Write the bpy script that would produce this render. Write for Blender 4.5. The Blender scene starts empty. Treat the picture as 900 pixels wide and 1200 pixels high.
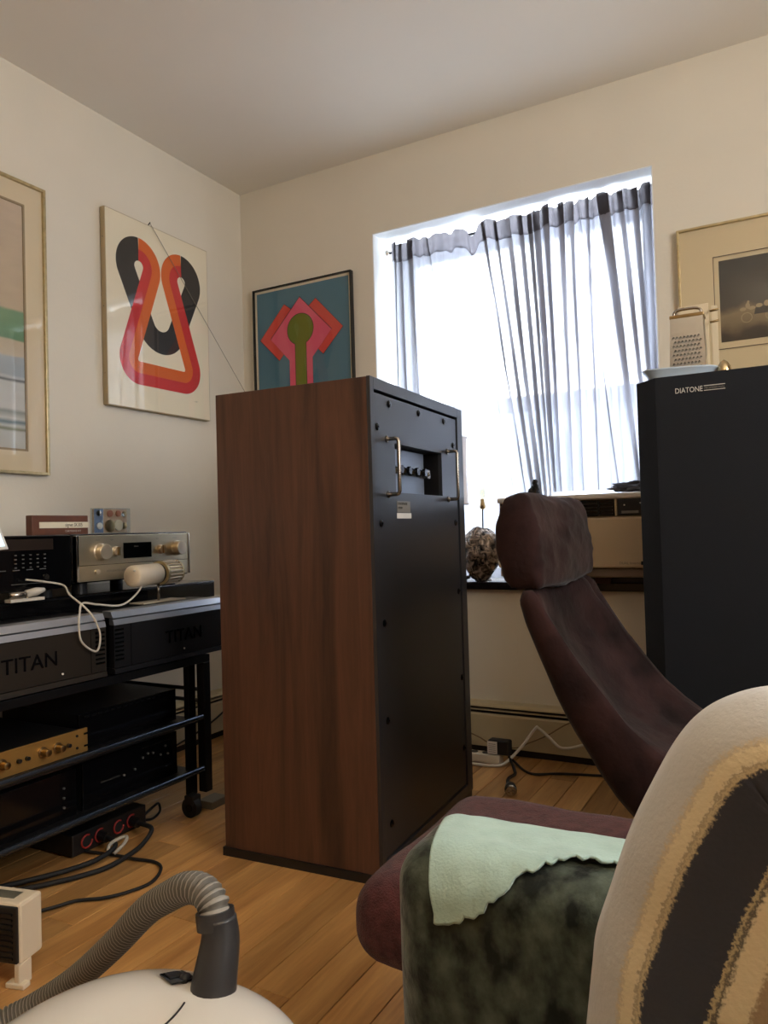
import bpy, bmesh, math, random
from mathutils import Vector, Matrix, noise
R=math.radians; PI=math.pi
random.seed(7)
scene=bpy.context.scene; COL=scene.collection

# ------------------------------------------------------------------ camera
CAM=Vector((2.2373,-2.7618,0.86)); YAW,PITCH,ROLL=R(28.714),R(1.357),R(-1.628); FPX=881.0
cd=bpy.data.cameras.new('camera'); cam=bpy.data.objects.new('camera',cd); COL.objects.link(cam)
fw=Vector((-math.sin(YAW)*math.cos(PITCH),math.cos(YAW)*math.cos(PITCH),math.sin(PITCH)))
r0=Vector((math.cos(YAW),math.sin(YAW),0)); u0=r0.cross(fw)
rr=r0*math.cos(ROLL)+u0*math.sin(ROLL); uu=-r0*math.sin(ROLL)+u0*math.cos(ROLL)
M=Matrix((rr,uu,-fw)).transposed().to_4x4(); M.translation=CAM; cam.matrix_world=M
cd.sensor_fit='VERTICAL'; cd.sensor_height=24.0; cd.sensor_width=18.0; cd.lens=FPX/1200*24.0
cd.clip_start=0.02; cd.clip_end=200
scene.camera=cam

# ------------------------------------------------------------------ light and exposure
scene.view_settings.view_transform='Standard'; scene.view_settings.look='None'
scene.view_settings.gamma=1; scene.view_settings.use_curve_mapping=False
scene.view_settings.exposure=0.12
w=bpy.data.worlds.new('world'); scene.world=w; w.use_nodes=True
bg=w.node_tree.nodes['Background']; bg.inputs[0].default_value=(0.86,0.93,1.0,1); bg.inputs[1].default_value=20.0
def area(name,loc,rot,sx,sy,power,color,portal=False,spread=180):
    l=bpy.data.lights.new(name,'AREA'); l.shape='RECTANGLE'; l.size=sx; l.size_y=sy; l.energy=power; l.color=color
    l.spread=R(spread)
    if portal: l.cycles.is_portal=True
    o=bpy.data.objects.new(name,l); COL.objects.link(o); o.location=loc; o.rotation_euler=rot; return o
area('window_portal',(1.27,0.30,1.37),(R(-90),0,0),1.13,1.5,0,(1,1,1),portal=True)
area('ceiling_uplight_fill',(2.75,-3.3,1.80),(R(180),0,0),0.35,0.35,40,(1.0,0.85,0.64))  # added warm uplight behind the camera, unseen, to brighten the ceiling
area('right_side_fill',(3.50,-1.75,1.70),(0,R(90),0),1.1,1.1,32,(1.0,0.99,0.97))  # added main fill at the unseen right wall, no window is built there

# ------------------------------------------------------------------ materials
def S(r,g,b):
    f=lambda c:(c/255/12.92) if c/255<=0.04045 else ((c/255+0.055)/1.055)**2.4
    return (f(r),f(g),f(b),1)
def nt(m): return m.node_tree.nodes,m.node_tree.links
def mat(name,col,rough=0.5,metal=0.0,var=0.0,vscale=8,bump=0.0,bscale=60,sheen=0.0,coat=0.0,spec=None,col2=None,stretch=(1,1,1),emit=None):
    m=bpy.data.materials.new(name); m.use_nodes=True; n,l=nt(m); b=n['Principled BSDF']
    b.inputs['Base Color'].default_value=col; b.inputs['Roughness'].default_value=rough; b.inputs['Metallic'].default_value=metal
    if sheen: b.inputs['Sheen Weight'].default_value=sheen; b.inputs['Sheen Roughness'].default_value=0.4
    if coat: b.inputs['Coat Weight'].default_value=coat
    if spec is not None: b.inputs['Specular IOR Level'].default_value=spec
    if emit: b.inputs['Emission Color'].default_value=emit[0]; b.inputs['Emission Strength'].default_value=emit[1]
    tc=n.new('ShaderNodeTexCoord'); mp=n.new('ShaderNodeMapping'); mp.inputs['Scale'].default_value=stretch
    l.new(tc.outputs['Object'],mp.inputs[0])
    if var or col2:
        t=n.new('ShaderNodeTexNoise'); t.inputs['Scale'].default_value=vscale; t.inputs['Detail'].default_value=5
        l.new(mp.outputs[0],t.inputs['Vector'])
        cr=n.new('ShaderNodeValToRGB'); cr.color_ramp.elements[0].position=0.35; cr.color_ramp.elements[1].position=0.65
        c2=col2 or tuple(min(1,c*(1+var)) for c in col[:3])+(1,); c1=col if col2 else tuple(c*(1-var) for c in col[:3])+(1,)
        cr.color_ramp.elements[0].color=c1; cr.color_ramp.elements[1].color=c2
        l.new(t.outputs[0],cr.inputs[0]); l.new(cr.outputs[0],b.inputs['Base Color'])
    if bump:
        t=n.new('ShaderNodeTexNoise'); t.inputs['Scale'].default_value=bscale; t.inputs['Detail'].default_value=6
        l.new(mp.outputs[0],t.inputs['Vector'])
        bp=n.new('ShaderNodeBump'); bp.inputs['Strength'].default_value=bump; bp.inputs['Distance'].default_value=0.004
        l.new(t.outputs[0],bp.inputs['Height']); l.new(bp.outputs[0],b.inputs['Normal'])
    return m
def wood(name,c1,c2,axis='y',rough=0.3,scale=1.0,rnd=0.0,bump=0.05,coat=0.0):
    m=bpy.data.materials.new(name); m.use_nodes=True; n,l=nt(m); b=n['Principled BSDF']
    b.inputs['Roughness'].default_value=rough
    if coat: b.inputs['Coat Weight'].default_value=coat; b.inputs['Coat Roughness'].default_value=0.15
    tc=n.new('ShaderNodeTexCoord'); oi=n.new('ShaderNodeObjectInfo')
    add=n.new('ShaderNodeVectorMath'); add.operation='MULTIPLY_ADD'
    cx=n.new('ShaderNodeCombineXYZ')
    for i in range(3): l.new(oi.outputs['Random'],cx.inputs[i])
    l.new(cx.outputs[0],add.inputs[0]); add.inputs[1].default_value=(17,31,7); l.new(tc.outputs['Object'],add.inputs[2])
    mp=n.new('ShaderNodeMapping'); st={'x':(1.2,16,16),'y':(16,1.2,16),'z':(16,16,1.2)}[axis]
    mp.inputs['Scale'].default_value=tuple(a*scale for a in st); l.new(add.outputs[0],mp.inputs[0])
    t=n.new('ShaderNodeTexNoise'); t.inputs['Scale'].default_value=1.0; t.inputs['Detail'].default_value=7; t.inputs['Roughness'].default_value=0.62; t.inputs['Distortion'].default_value=0.8
    l.new(mp.outputs[0],t.inputs['Vector'])
    cr=n.new('ShaderNodeValToRGB'); e=cr.color_ramp.elements; e[0].position=0.3; e[1].position=0.7; e[0].color=c1; e[1].color=c2
    l.new(t.outputs[0],cr.inputs[0])
    mp2=n.new('ShaderNodeMapping'); mp2.inputs['Scale'].default_value=tuple(a*scale*9 for a in st); l.new(add.outputs[0],mp2.inputs[0])
    t2=n.new('ShaderNodeTexNoise'); t2.inputs['Scale'].default_value=1.0; t2.inputs['Detail'].default_value=3; l.new(mp2.outputs[0],t2.inputs['Vector'])
    mx=n.new('ShaderNodeMix'); mx.data_type='RGBA'; mx.blend_type='MULTIPLY'; mx.inputs[0].default_value=0.35
    l.new(cr.outputs[0],mx.inputs[6]); l.new(t2.outputs[0],mx.inputs[7])
    hs=n.new('ShaderNodeHueSaturation'); mr=n.new('ShaderNodeMapRange'); mr.inputs[3].default_value=1.35-rnd; mr.inputs[4].default_value=1.35+rnd
    l.new(oi.outputs['Random'],mr.inputs[0]); l.new(mr.outputs[0],hs.inputs['Value']); l.new(mx.outputs[2],hs.inputs['Color'])
    l.new(hs.outputs[0],b.inputs['Base Color'])
    bp=n.new('ShaderNodeBump'); bp.inputs['Strength'].default_value=bump; bp.inputs['Distance'].default_value=0.002
    l.new(t2.outputs[0],bp.inputs['Height']); l.new(bp.outputs[0],b.inputs['Normal'])
    return m
def glass_mat(name,tint=(1,1,1,1),refl=0.10,rough=0.0):
    m=bpy.data.materials.new(name); m.use_nodes=True; n,l=nt(m); n.remove(n['Principled BSDF'])
    tr=n.new('ShaderNodeBsdfTransparent'); tr.inputs[0].default_value=tint; g=n.new('ShaderNodeBsdfGlossy'); g.inputs['Roughness'].default_value=rough
    fr=n.new('ShaderNodeFresnel'); fr.inputs[0].default_value=1.5
    ge=n.new('ShaderNodeNewGeometry'); mu=n.new('ShaderNodeMath'); mu.operation='SUBTRACT'; mu.inputs[0].default_value=1.0; mu.use_clamp=True; l.new(ge.outputs['Backfacing'],mu.inputs[1])
    m2=n.new('ShaderNodeMath'); m2.operation='MULTIPLY'; l.new(fr.outputs[0],m2.inputs[0]); l.new(mu.outputs[0],m2.inputs[1])
    mx=n.new('ShaderNodeMixShader'); l.new(m2.outputs[0],mx.inputs[0]); l.new(tr.outputs[0],mx.inputs[1]); l.new(g.outputs[0],mx.inputs[2])
    l.new(mx.outputs[0],n['Material Output'].inputs[0]); return m
def sheer(name,col,trans,var=.10):
    m=bpy.data.materials.new(name); m.use_nodes=True; n,l=nt(m); n.remove(n['Principled BSDF'])
    tr=n.new('ShaderNodeBsdfTransparent'); tl=n.new('ShaderNodeBsdfTranslucent'); df=n.new('ShaderNodeBsdfDiffuse')
    tc=n.new('ShaderNodeTexCoord'); mp=n.new('ShaderNodeMapping'); mp.inputs['Scale'].default_value=(1,1,0.15); l.new(tc.outputs['Object'],mp.inputs[0])
    t=n.new('ShaderNodeTexNoise'); t.inputs['Scale'].default_value=70; t.inputs['Detail'].default_value=6; l.new(mp.outputs[0],t.inputs['Vector'])
    mr=n.new('ShaderNodeMapRange'); mr.inputs[1].default_value=0.3; mr.inputs[2].default_value=0.7; mr.inputs[3].default_value=1-trans-var; mr.inputs[4].default_value=min(1,1-trans+var)
    l.new(t.outputs[0],mr.inputs[0])
    tl.inputs[0].default_value=col; df.inputs[0].default_value=S(186,185,192) if trans>.05 else col
    a=n.new('ShaderNodeMixShader'); a.inputs[0].default_value=0.4; l.new(tl.outputs[0],a.inputs[1]); l.new(df.outputs[0],a.inputs[2])
    b=n.new('ShaderNodeMixShader'); l.new(mr.outputs[0],b.inputs[0]); l.new(tr.outputs[0],b.inputs[1]); l.new(a.outputs[0],b.inputs[2])
    l.new(b.outputs[0],n['Material Output'].inputs[0]); return m

WALL=mat('wall_paint',S(222,215,199),0.75,var=0.02,vscale=3,bump=0.12,bscale=90)
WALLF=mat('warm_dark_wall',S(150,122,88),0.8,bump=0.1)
CEIL=mat('ceiling_paint',S(232,227,216),0.8,var=0.015,vscale=2,bump=0.08,bscale=60)
REVEAL=mat('reveal_white',S(236,240,242),0.55,bump=0.05)
OAK=wood('oak_plank',S(150,104,56),S(196,150,92),'y',0.32,1.0,0.30,0.08,0.3)
DARKGAP=mat('dark_gap',S(40,26,16),0.9)
WALNUT=wood('walnut_veneer',S(50,31,22),S(94,61,44),'z',0.5,1.1,0.0,0.05)
BLACKP=mat('black_painted_panel',S(34,37,42),0.36,var=0.12,vscale=6,bump=0.06,bscale=220,spec=.8)
BLACK=mat('black_plastic',S(20,20,22),0.4,bump=0.04,bscale=200)
BLACKG=mat('black_gloss',S(10,10,12),0.12)
BLACKM=mat('black_metal',S(18,19,22),0.35,metal=0.3)
RUBBER=mat('black_rubber',S(16,16,17),0.7)
NICKEL=mat('worn_nickel',S(166,158,148),0.25,metal=1.0,var=0.1,vscale=40)
CHROME=mat('chrome',S(220,222,225),0.12,metal=1.0)
BRASS=mat('brass',S(160,136,96),0.3,metal=1.0,var=0.15,vscale=30)
ALU=mat('brushed_aluminium',S(196,200,208),0.38,metal=0.9,bump=0.03,bscale=300,stretch=(30,1,30))
CHAMP=mat('champagne_aluminium',S(196,184,158),0.34,metal=0.85,var=0.03,vscale=20,bump=0.03,bscale=300)
GOLD=mat('gold_anodised',S(186,146,82),0.38,metal=0.7,var=0.05)
CREAM=mat('cream_plastic',S(222,208,184),0.45,bump=0.02)
WHITEP=mat('white_gloss_plastic',S(232,228,220),0.16,coat=0.5)
BEIGE=mat('beige_plastic',S(196,176,146),0.5,bump=0.03,bscale=200)
GREIGE=mat('grey_beige_plastic',S(120,104,90),0.55)
HEATER=mat('heater_enamel',S(190,176,142),0.45,var=0.03,bump=0.04,bscale=40)
HDARK=mat('heater_slot',S(34,28,22),0.8)
BROWNV=mat('brown_velvet',S(24,13,13),0.9,col2=S(50,31,30),vscale=11,bump=0.9,bscale=38,sheen=0.12,spec=.15,stretch=(1,.55,.8))
BROWNT=mat('brown_terry',S(62,30,30),0.95,col2=S(84,46,44),vscale=60,bump=0.6,bscale=420,sheen=0.12,spec=.2)
GREENV=mat('green_crushed_velvet',S(16,22,20),0.7,col2=S(82,92,82),vscale=48,bump=0.4,bscale=130,sheen=0.25,spec=.25,stretch=(1,1,0.7))
MINT=mat('mint_fleece',S(162,188,182),0.95,var=0.05,vscale=40,bump=0.25,bscale=420,sheen=0.2,spec=.2)
GREYC=mat('grey_cloth',S(90,90,98),0.9,bump=0.4,bscale=200)
PAPER=mat('cream_paper',S(232,222,196),0.6)
MATB=mat('mat_board',S(206,188,150),0.75)
MATB2=mat('mat_board_pale',S(214,198,166),0.75)
GOLDF=mat('thin_gold_frame',S(192,174,132),0.34,metal=0.7,var=0.12,vscale=60)
INKB=mat('ink_black',S(40,36,34),0.6); INKO=mat('ink_orange',S(212,98,28),0.6); INKR=mat('ink_red',S(196,44,44),0.6)
INKBL=mat('ink_blue',S(72,116,136),0.6); INKP=mat('ink_pink',S(222,92,120),0.6); INKC=mat('ink_coral',S(214,72,60),0.6); INKG=mat('ink_olive',S(110,122,34),0.6)
INKLINE=mat('ink_dark_line',S(60,26,30),0.6)
PGLASS=glass_mat('picture_glass'); WGLASS=glass_mat('window_glass')
CLEAR=glass_mat('clear_plastic',(0.93,0.95,0.96,1))
NAVY=mat('navy_grille_cloth',S(8,12,21),0.9,var=0.15,vscale=3,bump=0.3,bscale=500)
HOSE=mat('grey_hose',S(150,146,138),0.42)
HOSED=mat('dark_grey_plastic',S(52,52,54),0.35)
SASH=mat('white_sash_paint',S(232,234,236),0.4)
STONE=mat('black_stone',S(12,12,14),0.15,var=0.2,vscale=50)
CURT=sheer('sheer_grey_linen',S(104,106,114),0.105,.06); CURTR=sheer('sheer_grey_linen_gathered',S(112,114,124),0.055,.035); CURTH=sheer('doubled_grey_linen',S(100,97,102),0.02,.02)
WHITEC=mat('white_cable',S(206,200,188),0.5); TANC=mat('tan_cable',S(120,98,66),0.5)
REDP=mat('red_socket_plastic',S(150,40,34),0.5); SCREEN=mat('dark_display',S(8,10,10),0.1)
WHITEINK=mat('white_ink',S(205,200,190),0.6); GREYINK=mat('grey_ink',S(120,116,108),0.6)
FACADE=mat('pale_facade',S(150,160,172),0.85,var=0.1,vscale=0.5)

# ------------------------------------------------------------------ mesh helpers
def topmost(o):
    while o.parent: o=o.parent
    return o
class MB:
    def __init__(s): s.v=[]; s.f=[]; s.m=[]; s.mi=0; s.uv=None
    def add(s,vs,fs):
        b=len(s.v); s.v+=[Vector(v) for v in vs]; s.f+=[tuple(i+b for i in f) for f in fs]; s.m+=[s.mi]*len(fs); return s
    def box(s,a,b,rot=None,piv=None):
        x0,y0,z0=a; x1,y1,z1=b
        vs=[Vector(p) for p in ((x0,y0,z0),(x1,y0,z0),(x1,y1,z0),(x0,y1,z0),(x0,y0,z1),(x1,y0,z1),(x1,y1,z1),(x0,y1,z1))]
        if rot is not None:
            p=Vector(piv or ((x0+x1)/2,(y0+y1)/2,(z0+z1)/2)); vs=[rot@(v-p)+p for v in vs]
        return s.add(vs,[(0,3,2,1),(4,5,6,7),(0,1,5,4),(1,2,6,5),(2,3,7,6),(3,0,4,7)])
    def prism(s,pts,d):   # pts: 3D polygon, d: extrusion vector
        n=len(pts); d=Vector(d); vs=[Vector(p) for p in pts]+[Vector(p)+d for p in pts]
        return s.add(vs,[tuple(range(n))[::-1],tuple(range(n,2*n))]+[(i,(i+1)%n,n+(i+1)%n,n+i) for i in range(n)])
    def tube(s,path,r,n=8,cap=True,rfun=None):
        P=[Vector(p) for p in path]; vs=[]; fs=[]; k=len(P); up=Vector((0,0,1)); prev=None
        for i,p in enumerate(P):
            t=(P[min(i+1,k-1)]-P[max(i-1,0)]).normalized()
            if prev is None:
                a=up if abs(t.z)<0.9 else Vector((1,0,0)); x=t.cross(a).normalized()
            else: x=(prev-t*prev.dot(t)).normalized()
            prev=x; y=t.cross(x); q=rfun(i/(k-1)) if rfun else r
            for j in range(n): a=2*PI*j/n; vs.append(p+x*math.cos(a)*q+y*math.sin(a)*q)
        for i in range(k-1):
            for j in range(n): fs.append((i*n+j,i*n+(j+1)%n,(i+1)*n+(j+1)%n,(i+1)*n+j))
        if cap: fs.append(tuple(range(n))[::-1]); fs.append(tuple((k-1)*n+j for j in range(n)))
        return s.add(vs,fs)
    def cyl(s,a,b,r,n=20,r2=None):
        a=Vector(a); b=Vector(b); r2=r if r2 is None else r2
        return s.tube([a,b],r,n,True,(lambda t:r+(r2-r)*t))
    def lathe(s,c,prof,n=24,axis=(0,0,1)):
        ax=Vector(axis).normalized(); q=Vector((0,0,1)).rotation_difference(ax).to_matrix(); c=Vector(c); vs=[];fs=[]
        for r,z in prof:
            for j in range(n): a=2*PI*j/n; vs.append(c+q@Vector((r*math.cos(a),r*math.sin(a),z)))
        for i in range(len(prof)-1):
            for j in range(n): fs.append((i*n+j,i*n+(j+1)%n,(i+1)*n+(j+1)%n,(i+1)*n+j))
        fs.append(tuple(range(n))[::-1]); fs.append(tuple((len(prof)-1)*n+j for j in range(n)))
        return s.add(vs,fs)
    def grid(s,fn,nu,nv,closed_u=False):
        vs=[fn(i/nu if closed_u else i/(nu-1),j/(nv-1)) for j in range(nv) for i in range(nu)]
        fs=[(j*nu+i,j*nu+(i+1)%nu,(j+1)*nu+(i+1)%nu,(j+1)*nu+i) for j in range(nv-1) for i in range(nu if closed_u else nu-1)]
        return s.add(vs,fs)
    def build(s,name,mats,parent=None,local=False,smooth=False,bevel=0,seg=2,origin=None,subsurf=0,solid=0,edge=None):
        me=bpy.data.meshes.new(name); o=bpy.data.objects.new(name,me); COL.objects.link(o)
        if not isinstance(mats,(list,tuple)): mats=[mats]
        vs=s.v
        if parent is not None:
            o.parent=parent
            if not local:
                rt=topmost(parent); Mi=(Matrix.Translation(rt.location)@rt.rotation_euler.to_matrix().to_4x4()).inverted(); vs=[Mi@v for v in vs]
        elif origin is not None:
            og=Vector(origin); vs=[v-og for v in vs]; o.location=og
        me.from_pydata([tuple(v) for v in vs],[],s.f); me.update()
        bm=bmesh.new(); bm.from_mesh(me); bmesh.ops.recalc_face_normals(bm,faces=bm.faces); bm.to_mesh(me); bm.free()
        for m in mats: me.materials.append(m)
        if len(mats)>1:
            for p,mi in zip(me.polygons,s.m): p.material_index=mi
        if smooth:
            for p in me.polygons: p.use_smooth=True
            if edge:
                me.set_sharp_from_angle(angle=R(edge))
        if bevel:
            b=o.modifiers.new('bevel','BEVEL'); b.width=bevel; b.segments=seg; b.limit_method='ANGLE'; b.angle_limit=R(40)
        if subsurf:
            b=o.modifiers.new('subsurf','SUBSURF'); b.levels=subsurf; b.render_levels=subsurf
        if solid:
            b=o.modifiers.new('solid','SOLIDIFY'); b.thickness=solid
        return o
def thing(name,label,cat,loc=(0,0,0),rz=0,group=None):
    o=bpy.data.objects.new(name,None); COL.objects.link(o); o.location=loc; o.rotation_euler=(0,0,rz); o.empty_display_size=0.05
    o['label']=label; o['category']=cat
    if group: o['group']=group
    return o
def tag(o,label,cat,group=None):
    o['label']=label; o['category']=cat
    if group: o['group']=group
    return o
def struct(o): o['kind']='structure'; return o
def box(name,a,b,m,parent=None,bevel=0,local=False,**k):
    return MB().box(a,b).build(name,m,parent,local=local,bevel=bevel,**k)
def dup(root,loc=None,rz=None,label=None):
    r=root.copy(); COL.objects.link(r)
    if loc is not None: r.location=loc
    if rz is not None: r.rotation_euler=(0,0,rz)
    if label: r['label']=label
    for ch in list(root.children):
        c=ch.copy(); COL.objects.link(c); c.parent=r
        for g in ch.children: d=g.copy(); COL.objects.link(d); d.parent=c
    return r
def text(name,txt,size,origin,xdir,ydir,m,parent,ext=0.0004,space=1.0,width=None):
    """flat lettering standing on a surface: origin = lower-left corner, xdir/ydir = reading and up directions"""
    cu=bpy.data.curves.new(name,'FONT'); cu.body=txt; cu.size=size; cu.extrude=ext; cu.space_character=space; cu.resolution_u=3
    t=bpy.data.objects.new(name,cu); COL.objects.link(t); dg=bpy.context.evaluated_depsgraph_get(); dg.update()
    me=bpy.data.meshes.new_from_object(t.evaluated_get(dg)); bpy.data.objects.remove(t)
    X=Vector(xdir).normalized(); Y=Vector(ydir).normalized(); Z=X.cross(Y); sx=1.0
    if width:
        w0=max(v.co.x for v in me.vertices)-min(v.co.x for v in me.vertices); sx=width/w0
    T=Matrix((X*sx,Y,Z)).transposed().to_4x4(); T.translation=Vector(origin)
    rt=topmost(parent); Mi=(Matrix.Translation(rt.location)@rt.rotation_euler.to_matrix().to_4x4()).inverted()
    me.transform(Mi@T); me.materials.clear(); me.materials.append(m)
    o=bpy.data.objects.new(name,me); COL.objects.link(o); o.parent=parent; return o
def smooth_path(pts,n=8):
    P=[Vector(p) for p in pts]; out=[]
    for i in range(len(P)-1):
        p0=P[max(i-1,0)];p1=P[i];p2=P[i+1];p3=P[min(i+2,len(P)-1)]
        for k in range(n):
            t=k/n; out.append(0.5*((2*p1)+(-p0+p2)*t+(2*p0-5*p1+4*p2-p3)*t*t+(-p0+3*p1-3*p2+p3)*t**3))
    out.append(P[-1]); return out
def cable(name,pts,r,m,label,cat='cable',n=8,group=None):
    p=smooth_path(pts,n); o=MB().tube(p,r,8).build(name,m,None,smooth=True,origin=p[0]); return tag(o,label,cat,group)

# ------------------------------------------------------------------ the room
RX,RY,RH=3.60,-4.60,2.45
WX0,WX1,WZ0,WZ1,WD=0.705,1.838,0.618,2.115,0.32
struct(box('floor',(0,RY,-0.05),(RX,0,-0.012),DARKGAP)); FLOOR=bpy.data.objects['floor']
struct(box('ceiling',(-0.1,RY-0.1,RH),(RX+0.1,0.1,RH+0.1),CEIL))
struct(box('wall_left',(-0.1,RY,-0.05),(0,0,RH),WALL))
struct(box('wall_right',(RX,RY,-0.05),(RX+0.1,0,RH),WALLF))
struct(box('wall_front',(-0.1,RY-0.1,-0.05),(RX+0.1,RY,RH),WALLF))
wb=MB(); wb.mi=0
# back wall front skin with opening and thickness
wb.box((-0.1,0,-0.05),(WX0,WD,RH)); wb.box((WX1,0,-0.05),(RX+0.1,WD,RH)); wb.box((WX0,0,WZ1),(WX1,WD,RH)); wb.box((WX0,0,-0.05),(WX1,WD,WZ0))
wallb=struct(wb.build('wall_back',WALL))
rv=MB(); t=0.004
rv.box((WX0,0.0005,WZ0),(WX0+t,WD,WZ1)); rv.box((WX1-t,0.0005,WZ0),(WX1,WD,WZ1)); rv.box((WX0,0.0005,WZ1-t),(WX1,WD,WZ1))
struct(rv.build('trim_1',REVEAL))
# oak strip floor: boards of one width, joints staggered, sharing a few meshes
PW=0.0845; X0=1.301-15*PW
lens=[0.45,0.62,0.85,1.15,1.5]; meshes=[]
for L in lens:
    h=PW/2-0.0011; c=0.0004
    bm=MB(); L2=L/2-0.0006
    bm.add([(-h,-L2,-0.012),(h,-L2,-0.012),(h,L2,-0.012),(-h,L2,-0.012),(-h,-L2,-c),(h,-L2,-c),(h,L2,-c),(-h,L2,-c),(-h+c,-L2+c,0),(h-c,-L2+c,0),(h-c,L2-c,0),(-h+c,L2-c,0)],
     [(0,3,2,1),(8,9,10,11),(0,1,5,4),(1,2,6,5),(2,3,7,6),(3,0,4,7),(4,5,9,8),(5,6,10,9),(6,7,11,10),(7,4,8,11)])
    me=bpy.data.meshes.new('plank'); me.from_pydata([tuple(v) for v in bm.v],[],bm.f); me.materials.append(OAK); meshes.append(me)
rs=random.Random(11); ix=0
x=X0+PW/2
while x+PW/2<RX+0.03:
    y=0.0-rs.uniform(-0.5,0.0)
    while y>RY-0.2:
        k=rs.choices(range(5),[1,2,3,3,3])[0]; L=lens[k]; yc=y-L/2
        if x>-0.0 and yc-L/2<0 and yc+L/2>RY:
            # keep boards in the room: clip by skipping those that stick far out
            o=bpy.data.objects.new('plank',meshes[k]); COL.objects.link(o); o.parent=FLOOR; o.location=(x,yc,0)
        y-=L
    x+=PW
# window: frame, sashes, glass, sill
W1=bpy.data.objects.new('window_1',None); COL.objects.link(W1); W1.location=(1.27,0.25,WZ0); struct(W1)
fr=MB(); y0,y1=0.235,0.30
fr.box((WX0+t,y0,WZ0+.03),(WX0+0.05,y1,WZ1-t)); fr.box((WX1-0.05,y0,WZ0+.03),(WX1-t,y1,WZ1-t)); fr.box((WX0+.05,y0,WZ1-0.055),(WX1-.05,y1,WZ1-t)); fr.box((WX0+.05,y0,WZ0+.03),(WX1-.05,y1,WZ0+0.07))
fr.build('frame',SASH,W1,bevel=0.003)
for k,(a,b) in enumerate(((WX0+.05,WX1-.05),)):
    sash=MB(); sash.box((a,.25,WZ1-.085),(b,.285,WZ1-.055)); sash.box((a,.25,WZ0+.07),(a+.03,.285,WZ1-.085)); sash.box((b-.03,.25,WZ0+.07),(b,.285,WZ1-.085))
    so=sash.build('sash',SASH,W1,bevel=0.002)
    box('pane',(a+.03,.266,WZ0+.07),(b-.03,.270,WZ1-.085),WGLASS,so)
box('window_sill',(WX0-.02,-0.03,WZ0),(WX1+.02,0.30,WZ0+.03),STONE,W1,bevel=0.003)
# neighbouring house outside
nb=thing('house','pale grey neighbouring house seen blurred through the curtained window','building',(1,9,-3))
hb=MB(); hb.box((-9,8,-3),(12,14,2.55)); hb.build('wall',FACADE,nb)
box('roof',(-9.2,7.8,2.55),(12.2,14.2,2.75),GREYC,nb)
# baseboard heaters along the two walls
def heater(name,label,along,a,b,off):
    """along 'x': on the back wall, 'y': on the left wall"""
    prof_cover=[(0.062,0.028),(0.065,0.028),(0.065,0.145),(0.058,0.152),(0.055,0.149),(0.062,0.142)]
    prof_top=[(0.0,0.178),(0.0,0.188),(0.05,0.188),(0.066,0.181),(0.066,0.176),(0.05,0.183),(0.004,0.183)]
    prof_lip=[(0.03,0.158),(0.066,0.163),(0.066,0.167),(0.03,0.162)]
    prof_back=[(0.0,0.0),(0.004,0.0),(0.004,0.18),(0.0,0.18)]
    prof_in=[(0.004,0.0),(0.050,0.0),(0.050,0.15),(0.004,0.17)]
    P=(lambda d,z,s:(s,-d,z)) if along=='x' else (lambda d,z,s:(d,s,z))
    t=thing(name,label,'heater',P(0.03,0,(a+b)/2))
    for nm,pr,m in (('front_cover',prof_cover,HEATER),('top_cap',prof_top,HEATER),('damper',prof_lip,HEATER),('back_plate',prof_back,HEATER),('core',prof_in,HDARK)):
        mb=MB(); mb.prism([P(d,z,a) for d,z in pr],Vector(P(0,0,b))-Vector(P(0,0,a))); mb.build(nm,m,t)
    for q in (a,b):
        s=0.006 if q==a else -0.006
        mb=MB(); mb.prism([P(d,z,q) for d,z in ((0,0),(0.067,0.0),(0.067,0.18),(0.05,0.189),(0,0.189))],Vector(P(0,0,s))-Vector(P(0,0,0))); mb.build('end_cap',HEATER,t)
    return t
heater('baseboard_heater','beige baseboard heater along the wall below the window','x',0.10,2.9,0)
heater('baseboard_heater','beige baseboard heater on the left wall behind the rack','y',-2.6,-0.10,0)
cp=tag(box('cover_plate',(1.225,-0.0015,0.33),(1.285,0,0.47),WALL,origin=(1.255,0,0.33)),'small painted-over cover plate on the wall below the window sill','cover plate')
for z in (.36,.44): box('screw',(1.252,-0.008,z-.003),(1.258,-0.005,z+.003),WALL,cp) if False else None

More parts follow.
